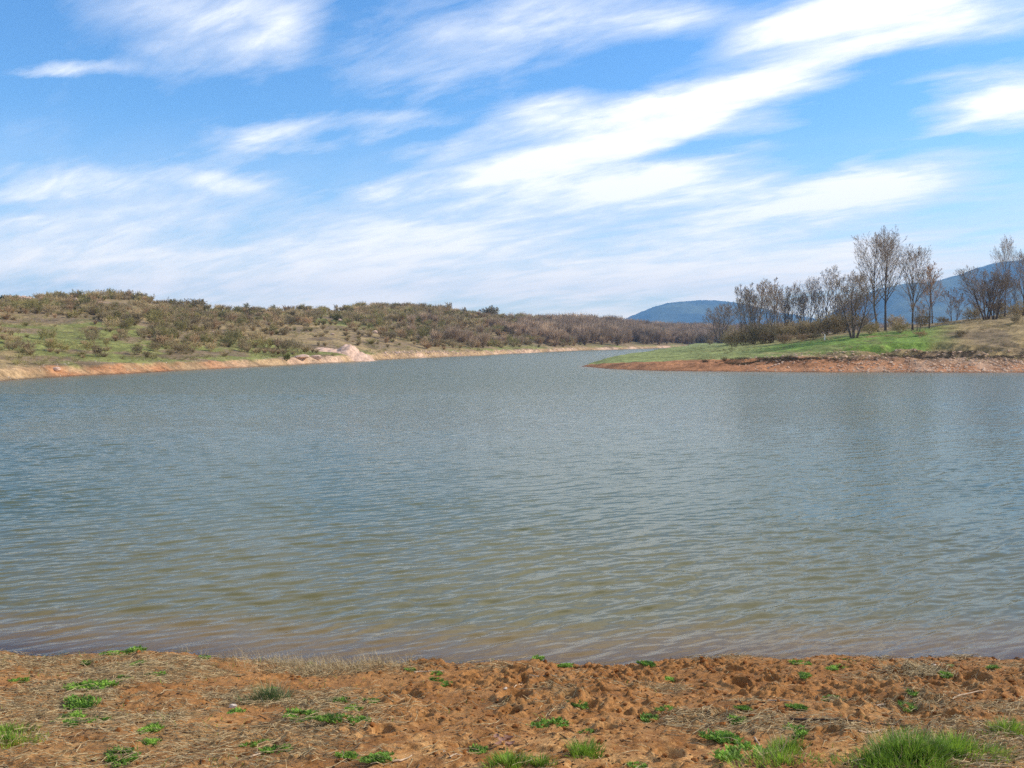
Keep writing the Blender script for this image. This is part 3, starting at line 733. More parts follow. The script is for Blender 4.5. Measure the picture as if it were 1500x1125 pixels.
    V, q = scatter(mini, xx, yy, terrain(xx, yy) - .05, hh * 1.7, hh, r.random(len(xx)) * 6.28)
    tag(link('turf_edge', mesh('turf_edge', V, q), MATS['turf']), 'dark ragged turf and roots along the top of the red bank', 'turf', kind='stuff')
    lb = [light_bush(400 + k, 230, (.55, .75, .45)[k % 3]) for k in range(6)]
    u = r.random(len(rest))
    for kd, a, b in (('scrub_grey', 0, .60), ('scrub_olive', .60, .82), ('scrub_red', .82, 1.01)):
        jj = rest[(u >= a) & (u < b)]
        V, q = scatter(lb, x[jj], y[jj], z[jj] - .1, w[jj] * 1.15, ht[jj], r.random(len(jj)) * 6.28)
        tag(link('scrub', mesh('scrub', V, q), MATS[kd]), {'scrub_grey': 'grey brown scrub covering the hills across the lake', 'scrub_olive': 'olive green scrub speckling the hills across the lake', 'scrub_red': 'russet scrub speckling the hills across the lake'}[kd], 'scrub', kind='stuff')

def build_wood():
    r = np.random.default_rng(99)
    N = 60000
    px = r.uniform(580, 1420, N)
    ds = np.interp(px, HX, HS); dr = np.interp(px, RX, RD)
    y = ds + 6 + (dr + 60 - ds) * r.random(N); x = (px - 750) / F * y
    t = (y - ds) / (dr - ds)
    n1 = fbm(x / 30, y / 40, 151)
    m = smooth(.44, .60, n1 + .26 * smooth(720, 840, px)) * smooth(590, 730, px + (n1 - .5) * 240) * smooth(.06, .16, t + (n1 - .5) * .1)
    keep = r.random(N) < m * .050 * (y / 300) ** 1.2
    x, y, px = x[keep], y[keep], px[keep]; z = terrain(x, y)
    ht = r.uniform(3.0, 6.5, len(x)) * (.75 + .45 * smooth(700, 900, px))
    lb = [light_bush(500 + k, 240, (.4, .5, .6)[k % 3]) for k in range(6)]
    print('wood trees', len(x))
    V, q = scatter(lb, x, y, z - .2, ht * r.uniform(.6, .9, len(x)), ht, r.random(len(x)) * 6.28)
    tag(link('woodland', mesh('woodland', V, q), MATS['wood']), 'leafless brown wood covering the far shore and low hills', 'woodland', kind='stuff')
    # a few bushes and trees one can tell apart
    def fluffy(name, px, py, top, wpx, mat, label, cat, seed, fb):
        X, Y, Z = hit_far(px, py, 75, 700, fb)
        h = (py - top) / F * Y; w = wpx / F * Y
        V, q = bush_data(seed, W=.8, stems=12, n=(9, 7, 4), rmin=.010, trunk=.12)
        ex = max(np.ptp(V[:, 0]), np.ptp(V[:, 1])); V[:, :2] *= 1 / ex; V[:, 2] /= V[:, 2].max()
        tag(link(name, mesh(name, V, q), MATS[mat], loc=(X, Y, Z - .1), sc=(w, w, h)), label, cat)
    fluffy('evergreen_bush', 84, 438, 428, 14, 'evergreen', 'dark evergreen bush on the skyline of the left hill', 'bush', 601, 225)
    fluffy('evergreen_bush', 4, 442, 431, 12, 'evergreen', 'dark evergreen bush at the left border below the pale rocks', 'bush', 602, 215)
    fluffy('pale_tree', 290, 452, 435, 30, 'pale_twigs', 'pale yellowish tree on the skyline in the dip right of the highest hilltop', 'tree', 603, 262)
    fluffy('pale_tree', 718, 462, 442, 32, 'pale_twigs', 'pale yellowish tree on the skyline above the dark wooded slope', 'tree', 604, 400)
    fluffy('green_bush', 496, 466, 453, 22, 'spring', 'fresh green bush high on the middle of the slope', 'bush', 605, 270)
    fluffy('green_bush', 420, 530, 516, 12, 'spring', 'fresh green bush by the waterline left of the pale earth bluff', 'bush', 606, 135)
    fluffy('green_bush', 968, 484, 468, 24, 'spring', 'yellow green tree at the edge of the far wood below the mountain', 'tree', 607, 520)
    for i, (px, py, top) in enumerate([(493, 452, 441), (521, 450, 439), (583, 450, 441), (633, 454, 440), (659, 460, 443), (680, 462, 450), (430, 455, 448), (838, 470, 452)]):
        X, Y, Z = hit_far(px, py, 100, 700, 320); h = (py - top) / F * Y
        V, q = bush_data(620 + i % 4, W=.4, stems=5, n=(7, 5, 3), rmin=.012, trunk=.2)
        tag(link('skyline_shrub', mesh('skyline_shrub', V, q), MATS['scrub_grey'], loc=(X, Y, Z - .1), sc=(h * .9, h * .9, h * 1.1)), 'lone upright bush standing on the flat skyline across the lake', 'bush', 'lone bushes on the skyline')

def build_rocks():
    r = np.random.default_rng(55)
    rd = [rock_data(700 + k) for k in range(5)]
    # pale earth bluff at the far waterline
    n = 70
    u = np.linspace(-1, 1, n); v = np.linspace(-1, 1, 40); U, W = np.meshgrid(u, v)
    x0, y0, _ = hit_far(515, 528, 120, 220, 150)
    X = x0 + U * 6.3 + .0 * W; Y = y0 + 3.0 + W * 3.2 + U * 1.8
    env = np.clip(1 - U ** 2, 0, 1) ** .7
    crest = (1.75 * smooth(-.42, -.12, U) * np.clip(1 - U, 0, 1) ** .8 / 1.1 + .5 * smooth(-1, -.85, U) * smooth(0, -.3, U)) * (.65 + .6 * fbm(U * 5 + 4, W * .8, 161, 4))
    Z = terrain(X.ravel(), Y.ravel()).reshape(X.shape) - .2 + crest * np.where(W < 0, smooth(-1, -.05, W), 1 - smooth(.1, 1, W) * .7) + (fbm(U * 11, W * 9, 162, 5) - .5) * .7 * env
    tag(link('earth_bluff', mesh('earth_bluff', np.stack([X.ravel(), Y.ravel(), Z.ravel()], 1), grid_quads(40, n), smooth_shade=True), MATS['pink_stone']), 'pale pink eroded earth bluff at the far waterline', 'bluff')
    me5 = [mesh('boulder', V, tris=T) for V, T in rd]
    def boulder(px, py, w, h, label, i, fb=200, grp='pale rocks on the far hill'):
        X, Y, Z = hit_far(px, py, 75, 500, fb)
        tag(link('boulder', me5[i % 5], MATS['pink_stone'], loc=(X, Y, Z + h * .2), rz=i * 1.7, sc=(w, w * .8, h)), label, 'rock', grp)
    boulder(107, 446, 1.0, 1.7, 'upright pinkish boulder on the upper slope of the left hill', 0, 220)
    boulder(441, 524, 1.7, .55, 'flat pale rock by the water just left of the earth bluff', 1, 135)
    boulder(463, 525, 1.0, .5, 'pale rock touching the left end of the earth bluff', 2, 138)
    boulder(82, 542, .55, .3, 'lone pale stone above the red beach on the left', 3, 86)
    for i, (px, py) in enumerate([(8, 437), (16, 438), (24, 439), (33, 438), (42, 440), (50, 441), (28, 444), (60, 442), (38, 434), (12, 432)]):
        boulder(px, py, r.uniform(.8, 1.7), r.uniform(.5, 1.1), 'pale weathered rock of the outcrop on the hilltop at the left border', i, 218, 'rocks of the left hilltop outcrop')
    for i in range(26):
        px = r.uniform(300, 700); py = r.uniform(449, 470) if i < 18 else r.uniform(455, 500)
        boulder(px, py, r.uniform(.4, 1.0), r.uniform(.3, .6), 'small pale rock scattered on the middle slope across the lake', i, 290, 'small rocks on the middle slope')
    # loose stones of both banks
    for name, lab, rng_px, cnt, dl, dh, mat, szr in [
        ('shore_stones', 'loose pale stones on the red bank below the trees', (1080, 1640), 4200, .2, 9.5, 'bank_stone', (.05, .24)),
        ('shore_stones', 'pinkish stones along the far waterline', (560, 860), 1200, .2, 7., 'pink_stone', (.10, .30)),
        ('shore_stones', 'scattered stones on the red beach at the left', (-200, 560), 700, .3, 6, 'stone', (.03, .12))]:
        px = r.uniform(*rng_px, cnt)
        if rng_px[0] > 1000: px = rng_px[0] + (rng_px[1] - rng_px[0]) * r.random(cnt) ** .6
        base = np.interp(px, PX, PF) if rng_px[0] > 1000 else np.interp(px, HX, HS)
        y = base + dl + (dh - dl) * r.random(cnt) ** 1.1; x = (px - 750) / F * y; z = terrain(x, y)
        ok = z > .03; x, y, z = x[ok], y[ok], z[ok]
        s = szr[0] + (szr[1] - szr[0]) * r.random(len(x)) ** 3
        small = [rock_data(740 + k, 1) for k in range(5)]
        V, q = scatter(small, x, y, z, s, s * .8, r.random(len(x)) * 6.28)
        tag(link(name, mesh(name, V, tris=q), MATS[mat]), lab, 'stones', kind='stuff')

# ------------------------------------------------------------------ foreground plants and litter
def blades(n, r, rad, hmin, hmax, w, bend=.5, n_seg=4, lean=.5, center_bias=1.0):
    a = r.random(n) * 6.283; q = rad * 1.3 * r.random(n) ** (.72 * center_bias) * (.75 + .35 * np.sin(a * 2 + rad * 40) + .15 * np.sin(a * 5 + rad * 90))
    p0 = np.stack([np.cos(a) * q, np.sin(a) * q, np.full(n, -.01)], 1)
    b = a + r.normal(size=n) * .8
    d = np.stack([np.cos(b), np.sin(b)], 1)
    L = (hmin + (hmax - hmin) * r.random(n)) * (1.1 - .5 * np.clip(q / (rad * 1.3), 0, 1))
    l0 = lean * (.25 + .75 * r.random(n)) * (.4 + .6 * q / rad)
    t = np.linspace(0, 1, n_seg)[None]
    out = L[:, None] * (l0[:, None] * t + bend * (r.random(n) ** 1.3)[:, None] * t ** 2.2 * .8)
    up = L[:, None] * (t * (1 - .3 * l0[:, None]) - .35 * bend * t ** 2.5 * r.random(n)[:, None])
    P = np.stack([p0[:, 0:1] + d[:, 0:1] * out, p0[:, 1:2] + d[:, 1:2] * out, p0[:, 2:3] + up], -1)
    W = w * (.7 + .6 * r.random(n))[:, None] * (1 - t ** 1.6 * .9)
    sa = b + math.pi / 2 + r.normal(size=n) * .5
    S = np.stack([np.cos(sa), np.sin(sa), np.zeros(n)], 1)
    return strip_batch(P, W, S)

def build_foreground():
    r = np.random.default_rng(123)
    # --- grass tufts, each its own thing
    def tuft(px, py, rad, h, n, mat, label, seed, straw=0, w=.0026, squash=1.0):
        x, y = hit_near(px, py); z = near_z(x, y)
        rr = np.random.default_rng(seed)
        V, q = blades(n, rr, rad, h * .45, h, w, bend=.6, lean=.7)
        V[:, 1] *= squash
        Vx = near_h(V[:, 0] + x, V[:, 1] + y) - z
        V[:, 2] += np.clip(Vx, -.06, .06) * .8
        o = link('grass_tuft', mesh('grass_tuft', V, q), MATS[mat], loc=(x, y, z))
        tag(o, label, 'grass tuft', 'grass tufts on the near bank')
        if straw:
            V, q = blades(straw, rr, rad * .9, h * .6, h * 1.15, w * .8, bend=.7, lean=.8)
            link('dry_blades', mesh('dry_blades', V, q), MATS['straw'], o)
    tuft(1335, 1118, .30, .20, 2000, 'grass', 'largest lush grass tuft at the bottom right', 1, 120)
    tuft(1402, 1112, .22, .17, 900, 'grass', 'lush grass tuft joined to the right end of the largest one', 2, 60)
    tuft(1290, 1122, .20, .14, 700, 'grass', 'short grass tuft at the left foot of the largest one', 12, 40)
    tuft(395, 1026, .15, .20, 420, 'blue_grass', 'bluish green sedge tuft with pale dry tips in the dry grass on the left', 3, 90)
    tuft(856, 1102, .12, .13, 520, 'grass', 'compact bright grass tuft on bare soil in the middle of the bank', 4, 10)
    tuft(745, 1126, .15, .12, 500, 'grass', 'wide grass tuft cut by the lower border near the middle', 5, 20)
    tuft(792, 1124, .08, .10, 240, 'grass', 'small grass tuft right beside the wide one on the lower border', 6, 10)
    tuft(1150, 1098, .14, .11, 420, 'grass', 'thin grass tuft mixed with pale stalks left of the largest tuft', 7, 60)
    tuft(1140, 1122, .20, .11, 480, 'grass', 'straggly tuft with straw on the lower border left of the largest tuft', 8, 80)
    tuft(1478, 1075, .16, .13, 380, 'grass', 'grass tuft at the right border above the corner', 9, 40)
    tuft(8, 1075, .16, .11, 500, 'grass', 'dark green tuft at the left border', 10, 20)
    tuft(14, 1092, .16, .09, 360, 'grass', 'low tuft just below the dark green one at the left border', 11, 20)
    # --- low green weed patches
    wm = []
    for k in range(6):
        rr = np.random.default_rng(900 + k); n = 520
        ax = rr.random(n) * 6.283; q = np.sqrt(rr.random(n)) * (.6 + .4 * np.abs(np.sin(ax * 1.5 + k)))
        keep = vnoise(np.cos(ax) * q * 3 + 5, np.sin(ax) * q * 3 + k * 7, 8) > .30
        ax, q = ax[keep], q[keep]; n = len(q)
        p0 = np.stack([np.cos(ax) * q, np.sin(ax) * q, np.full(n, -.02)], 1)
        d = rr.random(n) * 6.283; L = .10 + .20 * rr.random(n); t = np.linspace(0, 1, 3)[None]
        up = (.12 + .26 * rr.random(n) * (1.1 - q * .6))[:, None]
        P = np.stack([p0[:, 0:1] + np.cos(d)[:, None] * L[:, None] * t, p0[:, 1:2] + np.sin(d)[:, None] * L[:, None] * t, p0[:, 2:3] + up * t ** .7], -1)
        Wd = (.028 + .03 * rr.random(n))[:, None] * np.array([[.5, 1.0, .12]])
        S = np.stack([-np.sin(d), np.cos(d), rr.normal(size=n) * .3], 1)
        V, qd = strip_batch(P, Wd, S)
        me = mesh('weed_patch', V, qd); me.materials.append(MATS['weed']); wm.append(me)
    big = {(135, 1010): 'larger fresh green weed patch in the left half, upper of two', (118, 1033): 'fresh green weed patch just below the larger one in the left half', (440, 1058): 'bright green weed patch on bare soil below the sedge tuft',
           (175, 1110): 'green weed patch on the lower border at the left', (527, 1064): 'bright green weed patch right of the one below the sedge tuft', (808, 1060): 'flat green weed patch on smooth soil left above the compact tuft',
           (1060, 1085): 'weed patch left of the thin tuft with pale stalks', (1088, 1112): 'weed patch on the lower border left of the straggly tuft', (195, 962): 'bright green weed patch near the water on the left',
           (1175, 975): 'weed patch at the edge above the water right of the deep hoofprints'}
    pts = [(135, 1010, .24), (118, 1033, .22), (103, 1052, .14), (145, 1060, .12), (440, 1058, .20), (460, 1051, .1), (487, 1066, .13), (527, 1064, .13), (390, 1085, .13), (408, 1100, .12), (175, 1110, .18), (220, 1075, .12), (218, 1091, .1), (105, 1067, .1),
           (70, 942, .09), (30, 1000, .1), (160, 949, .1), (195, 962, .17), (165, 965, .13), (128, 972, .1), (92, 958, .09), (230, 993, .11), (180, 997, .09), (203, 978, .1), (268, 955, .08), (300, 972, .09), (345, 1045, .1), (365, 1090, .07), (405, 970, .1), (455, 975, .09), (498, 1030, .1), (545, 1030, .1), (516, 1040, .12),
           (808, 1060, .17), (847, 1040, .11), (787, 973, .11), (829, 976, .1), (948, 977, .12), (980, 993, .09), (637, 989, .09), (640, 998, .09), (654, 1006, .08), (670, 973, .13), (602, 985, .08), (950, 1053, .11), (975, 1040, .09), (1175, 975, .13), (1178, 995, .1), (1218, 1024, .11), (1170, 1045, .1), (1330, 1036, .12), (1228, 981, .13),
           (1240, 970, .09), (1385, 997, .1), (1393, 979, .09), (1060, 1085, .17), (1080, 1060, .11), (1088, 1112, .2), (1105, 1018, .09), (1165, 1076, .13), (555, 1122, .12), (510, 1112, .1), (700, 1098, .1), (910, 1112, .12), (935, 1120, .08), (1336, 1022, .08), (1455, 985, .08), (1090, 1045, .08), (400, 1010, .06), (860, 1072, .07)]
    for i, (px, py, rad) in enumerate(pts):
        x, y = hit_near(px, py); z = near_z(x, y)
        lab = big.get((px, py)) or ('small low green weed patch in the left half of the bank' if px < 600 else 'small low green weed patch on the churned soil')
        tag(link('weed_patch', wm[i % 6], loc=(x, y, z + .005), rz=i * 2.1, sc=(rad * .95, rad * .62, rad * .55)), lab, 'weed patch', 'green weed patches on the near bank, ' + ('left half' if px < 600 else 'right half'))
    # sparse green shoots between
    n = 5200
    px = r.uniform(-60, 1560, n); tt = r.random(n); y = 4.9 + 4.9 * tt; x = (px - 750) / F * y
    d = smooth(.52, .68, fbm(x / .45, y / .35, 171)) * (.25 + .75 * smooth(760, 300, px)) + .45 * smooth(1050, 1300, px) * smooth(6.3, 5.6, y)
    k = (r.random(n) < d) & (near_base(x, y)[1] > .25); x, y = x[k], y[k]; z = near_h(x, y)
    V, q = blades(len(x), r, .001, .02, .075, .0026, bend=.8, lean=.8); V = V.reshape(len(x), -1, 3) + np.stack([x, y, z], 1)[:, None]
    tag(link('grass_shoots', mesh('grass_shoots', V.reshape(-1, 3), q), MATS['weed']), 'sparse green grass shoots sprinkled over the near bank', 'grass', kind='stuff')
    # --- dry grass lying on the soil
    n = 60000
    px = r.uniform(-80, 1580, n); y = 4.7 + 5.2 * r.random(n); x = (px - 750) / F * y
    th = thatch_mask(x, y); k = (r.random(n) < (.025 + .62 * th)) & (near_base(x, y)[1] > .12)
    x, y = x[k], y[k]; n = len(x); z = near_h(x, y)
    a = r.normal(size=n) * .7 + .15 + math.pi * (r.random(n) < .5); L = .04 + .13 * r.random(n) ** 1.5
    t = np.linspace(-.5, .5, 4)[None]; cv = (r.normal(size=n) * .25)[:, None]
    lx = x[:, None] + np.cos(a)[:, None] * L[:, None] * t - np.sin(a)[:, None] * cv * L[:, None] * t ** 2
    ly = y[:, None] + np.sin(a)[:, None] * L[:, None] * t + np.cos(a)[:, None] * cv * L[:, None] * t ** 2
    lz = near_h(lx, ly) + .006 + (r.random(n) ** 2 * .03)[:, None] + (r.normal(size=n) * .12)[:, None] * L[:, None] * t
    V, q = tube_batch(np.stack([lx, ly, lz], -1), np.full((n, 4), 1) * (.0013 + .0013 * r.random(n))[:, None], 3)
    print('straw', n)
    tag(link('dry_grass', mesh('dry_grass', V, q), MATS['straw']), 'pale dead grass lying matted over the soil of the near bank', 'dry grass', kind='stuff')
    # --- standing dead stalks by the water on the left
    n = 2600
    px = r.normal(475, 75, n); x0 = []; 
    y = np.interp((px - 750) / F * 9.6, EXX, ED) - .05 - .75 * r.random(n) ** 1.3; x = (px - 750) / F * y
    k = (near_base(x, y)[1] > .05) & (px < 600); x, y = x[k], y[k]; n = len(x); z = near_h(x, y)
    V, q = blades(n, r, .001, .05, .20, .0016, bend=.7, lean=1.1, n_seg=4); V = V.reshape(n, -1, 3) + np.stack([x, y, z], 1)[:, None]
    tag(link('dead_stalks', mesh('dead_stalks', V.reshape(-1, 3), q), MATS['straw']), 'brittle dead grass standing at the waterline left of the middle', 'dry grass', kind='stuff')
    # single dry stalks sticking up along the whole edge
    n = 130; px = r.uniform(330, 960, n); y = np.interp((px - 750) / F * 9.6, EXX, ED) + .12 - .35 * r.random(n); x = (px - 750) / F * y; z = near_h(x, y)
    V, q = blades(n, r, .001, .06, .2, .0016, bend=.3, lean=.5); V = V.reshape(n, -1, 3) + np.stack([x, y, z], 1)[:, None]
    tag(link('edge_stalks', mesh('edge_stalks', V.reshape(-1, 3), q), MATS['straw']), 'thin dry stalks sticking up along the edge of the bank', 'dry grass', kind='stuff')
    # --- clods of soil
    n = 7000
    px = r.uniform(-80, 1580, n); y = 4.7 + 5.1 * r.random(n); x = (px - 750) / F * y; tb = near_base(x, y)[1]
    cl = smooth(450, 800, px) * smooth(4.2, 2.2, tb) * (.3 + .7 * smooth(.42, .6, fbm(x / .5, y / .5, 181)))
    k = (r.random(n) < .12 + .75 * cl) & (tb > .1); x, y = x[k], y[k]; z = near_h(x, y)
    s = .006 + .026 * r.random(len(x)) ** 3.5
    V, q = scatter([rock_data(760 + j, 1, .9) for j in range(6)], x, y, z + s * .2, s, s * .8, r.random(len(x)) * 6.28)
    tag(link('soil_clods', mesh('soil_clods', V, tris=q), MATS['clod']), 'crumbled red brown clods of churned soil', 'soil', kind='stuff')
    n = 9000
    px = r.uniform(-80, 1580, n); y = 4.7 + 5.1 * r.random(n); x = (px - 750) / F * y; k = near_base(x, y)[1] > .1; k &= r.random(n) < .25 + .75 * smooth(.42, .62, fbm(x / .4, y / .4, 187)); x, y = x[k], y[k]; n = len(x); z = near_h(x, y)
    a = r.random(n) * 6.28; L = .012 + .05 * r.random(n) ** 3; t = np.array([[-.5, .5]])
    P = np.stack([x[:, None] + np.cos(a)[:, None] * L[:, None] * t, y[:, None] + np.sin(a)[:, None] * L[:, None] * t, (z + .004)[:, None] + (r.normal(size=n) * .35)[:, None] * L[:, None] * t], -1)
    V, q = tube_batch(P, (.0014 + .0035 * r.random(n) ** 2)[:, None] * np.ones((1, 2)), 4)
    tag(link('plant_debris', mesh('plant_debris', V, q), MATS['debris']), 'dark bits of dead stems and roots littering the soil', 'litter', kind='stuff')
    # --- pebbles, sticks, leaf
    rm = [mesh('pebble', *[rock_data(780 + j)[0]], tris=rock_data(780 + j)[1]) for j in range(4)]
    for i, (px, py, s, lab) in enumerate([(73, 960, .022, 'white pebble near the water at the left'), (410, 967, .024, 'white pebble beside the weeds above the dead stalks'), (651, 1103, .018, 'white pebble on smooth soil near the bottom left of the dead leaf'), (1230, 1032, .022, 'pale pebble on the churned soil right of the weed ring'),
                                          (1373, 1047, .022, 'white pebble on the soil above the lush tufts at the right'), (1367, 980, .035, 'pale pink stone at the edge of the straw heap on the right'), (342, 1037, .04, 'pinkish brown stone below the sedge tuft on the left'), (740, 1020, .02, 'small pink pebble beside the deep hoofprint'), (1497, 1083, .03, 'white stone at the right border')]):
        x, y = hit_near(px, py)
        tag(link('pebble', rm[i % 4], MATS['stone' if i not in (5, 6, 7) else 'pink_stone'], loc=(x, y, near_z(x, y) + s * .25), rz=i, sc=(s, s * .7, s * .7)), lab, 'stone', 'pebbles on the near bank')
    def stick(p, q, rad, mat, label, wob=.03, lift=.012):
        a = hit_near(*p); b = hit_near(*q); t = np.linspace(0, 1, 14)
        rr = np.random.default_rng(int(p[0]))
        X = a[0] + (b[0] - a[0]) * t + np.cumsum(rr.normal(size=14)) * wob * .12; Y = a[1] + (b[1] - a[1]) * t + np.sin(t * 3 + p[0]) * wob + np.cumsum(rr.normal(size=14)) * wob * .1
        Z = near_h(X, Y); Z = np.convolve(np.pad(Z, 2, 'edge'), np.ones(5) / 5, 'valid') + lift
        R = rad * (1 - .6 * t) * (1 + .2 * rr.random(14))
        V, qd = tube_batch(np.stack([X, Y, Z], 1)[None], R[None], 6)
        tag(link('stick', mesh('stick', V, qd, smooth_shade=True), MATS[mat], loc=(0, 0, 0)), label, 'stick', 'sticks on the near bank')
    stick((1155, 1061), (1332, 1068), .008, 'dark_stick', 'long thin dark stick lying above the largest grass tuft')
    stick((1125, 1032), (1160, 1036), .006, 'stick', 'short pale curved stick right of the deep hoofprints', .02)
    stick((1106, 1084), (1126, 1110), .005, 'stick', 'pale straight stick lying between the weed patch and the thin tuft')
    stick((1255, 1076), (1298, 1071), .006, 'stick', 'pale stick just left above the largest grass tuft')
    stick((1280, 1037), (1350, 1029), .007, 'stick', 'whitish crooked stick on the churned soil at the right', .02)
    stick((1395, 1030), (1443, 1021), .006, 'stick', 'whitish stick near the right border', .02)
    stick((745, 1016), (766, 1007), .006, 'stick', 'short pale stick beside the deep hoofprint', .02)
    stick((775, 1000), (818, 996), .005, 'stick', 'pale stick below the water edge in the middle', .04)
    stick((605, 990), (650, 986), .007, 'stick', 'bent pale stick at the right end of the dead stalks', .04)
    stick((575, 1122), (604, 1113), .007, 'stick', 'pale stick on the lower border left of the middle')
    stick((660, 1120), (680, 1112), .005, 'stick', 'short pale stick left of the wide grass tuft')
    stick((365, 1112), (400, 1098), .006, 'stick', 'greyish stick beside a weed patch near the lower border')
    stick((820, 1000), (815, 999), .004, 'stick', 'tiny pale stick end in the middle of the bank')
    x, y = hit_near(743, 1094); z = near_z(x, y); rr = np.random.default_rng(4)
    parts = []
    for k in range(7):
        u = np.linspace(-1, 1, 5); w = np.linspace(-1, 1, 4); U, W = np.meshgrid(u, w)
        a = k * .9; sz = .032
        X = U * sz; Y = W * sz * .55 * np.sqrt(np.clip(1.05 - U ** 2, 0, 1)); Z = .010 + .3 * sz * U ** 2 + .5 * sz * W ** 2 * rr.random() + .006 * k
        ox, oy = rr.normal(size=2) * .035
        parts.append((np.stack([(X * math.cos(a) - Y * math.sin(a) + ox).ravel(), (X * math.sin(a) + Y * math.cos(a) + oy).ravel(), Z.ravel()], 1), grid_quads(4, 5)))
    V, q = join(parts)
    tag(link('dead_leaf_cluster', mesh('dead_leaf_cluster', V, q, smooth_shade=True), MATS['leaf'], loc=(x, y, z + .01)), 'small heap of curled reddish dead leaves near the lower border', 'dead leaves')
    # straw heap on the right edge of the bank
    x, y = hit_near(1345, 990); n = 420
    px = r.normal(1350, 20, n); py = r.normal(0, .11, n); X0 = (px - 750) / F * y; Y0 = y + py * 1.1; a = r.normal(size=n) * .9; L = .06 + .14 * r.random(n)
    t = np.linspace(-.5, .5, 4)[None]
    lx = X0[:, None] + np.cos(a)[:, None] * L[:, None] * t; ly = Y0[:, None] + np.sin(a)[:, None] * L[:, None] * t
    lz = near_h(lx, ly) + .01 + (r.random(n) * .05)[:, None] + (r.normal(size=n) * .3)[:, None] * L[:, None] * t
    V, q = tube_batch(np.stack([lx, ly, lz], -1), np.full((n, 4), .0019), 3)
    tag(link('straw_heap', mesh('straw_heap', V, q), MATS['straw']), 'heap of dead stems by the water edge on the right', 'straw heap')

# ------------------------------------------------------------------ sky, sun, air, camera
SUN_EL = math.radians(34); SUN_AZ = math.radians(76)     # azimuth from the view direction towards the right
BLOBS = [(700, -170, 520, 110, 6, .9), (1250, -260, 420, 130, 12, 1.1), (250, -330, 420, 120, 4, .7), (900, -560, 800, 240, 8, 1.0), (300, -900, 700, 260, 5, .7), (1300, -950, 700, 300, 5, .7),  # photo x, y, half width, half height, tilt (deg, up to the right), strength
    (330, 65, 130, 42, 8, .8), (290, 12, 130, 26, 0, .55), (105, 95, 75, 12, 0, .75), (410, 55, 60, 30, 0, .45), (45, 100, 60, 8, 0, .3),
    (700, 60, 170, 60, 12, .75), (860, 16, 190, 30, 4, .75), (990, 25, 70, 28, -10, .5), (640, 120, 110, 22, -5, .35),
    (1190, 36, 140, 32, 16, 1.15), (1370, 28, 190, 44, 6, .85), (1110, 130, 240, 32, 21, 1.08), (960, 195, 90, 24, 14, .8), (1000, 168, 105, 28, 18, .6), (1230, 90, 120, 28, 18, .6), (1090, 190, 60, 16, 5, .45),
    (1470, 150, 110, 40, 6, 1.8), (1365, 198, 60, 9, 14, .6),
    (800, 165, 100, 34, 0, .95), (780, 228, 160, 38, 8, 1.25), (660, 215, 80, 18, 12, .45), (900, 195, 90, 30, 10, .7),
    (410, 200, 100, 20, 8, .85), (600, 172, 70, 16, 8, .7), (480, 175, 80, 14, 6, .35),
    (548, 274, 55, 20, 10, .9), (680, 275, 130, 30, 6, .8), (970, 276, 160, 30, 6, 1.3), (860, 265, 80, 25, 0, .6), (1060, 250, 60, 14, 10, .5),
    (1220, 300, 200, 34, 9, 1.15), (1250, 256, 70, 10, 16, .7), (1310, 298, 90, 22, 3, .8), (1050, 335, 190, 30, 12, .8), (1330, 350, 80, 12, 6, .5),
    (150, 268, 230, 28, -2, .85), (330, 262, 90, 24, -6, .75), (40, 280, 80, 18, 0, .6), (15, 338, 40, 8, 2, .6),
    (280, 345, 420, 40, 2, .62), (620, 330, 260, 40, 4, .7), (660, 355, 80, 16, 4, .6), (850, 345, 260, 26, 8, .6), (150, 395, 420, 34, 0, .75), (600, 400, 500, 40, 2, .75), (1000, 400, 320, 34, 6, .75), (1150, 375, 200, 30, 10, .6), (1470, 358, 70, 9, 6, .4),
    (720, 408, 40, 10, 4, .6), (960, 440, 60, 8, 2, .5), (1300, 385, 120, 20, 4, .4), (1050, 435, 160, 14, 2, .4)]

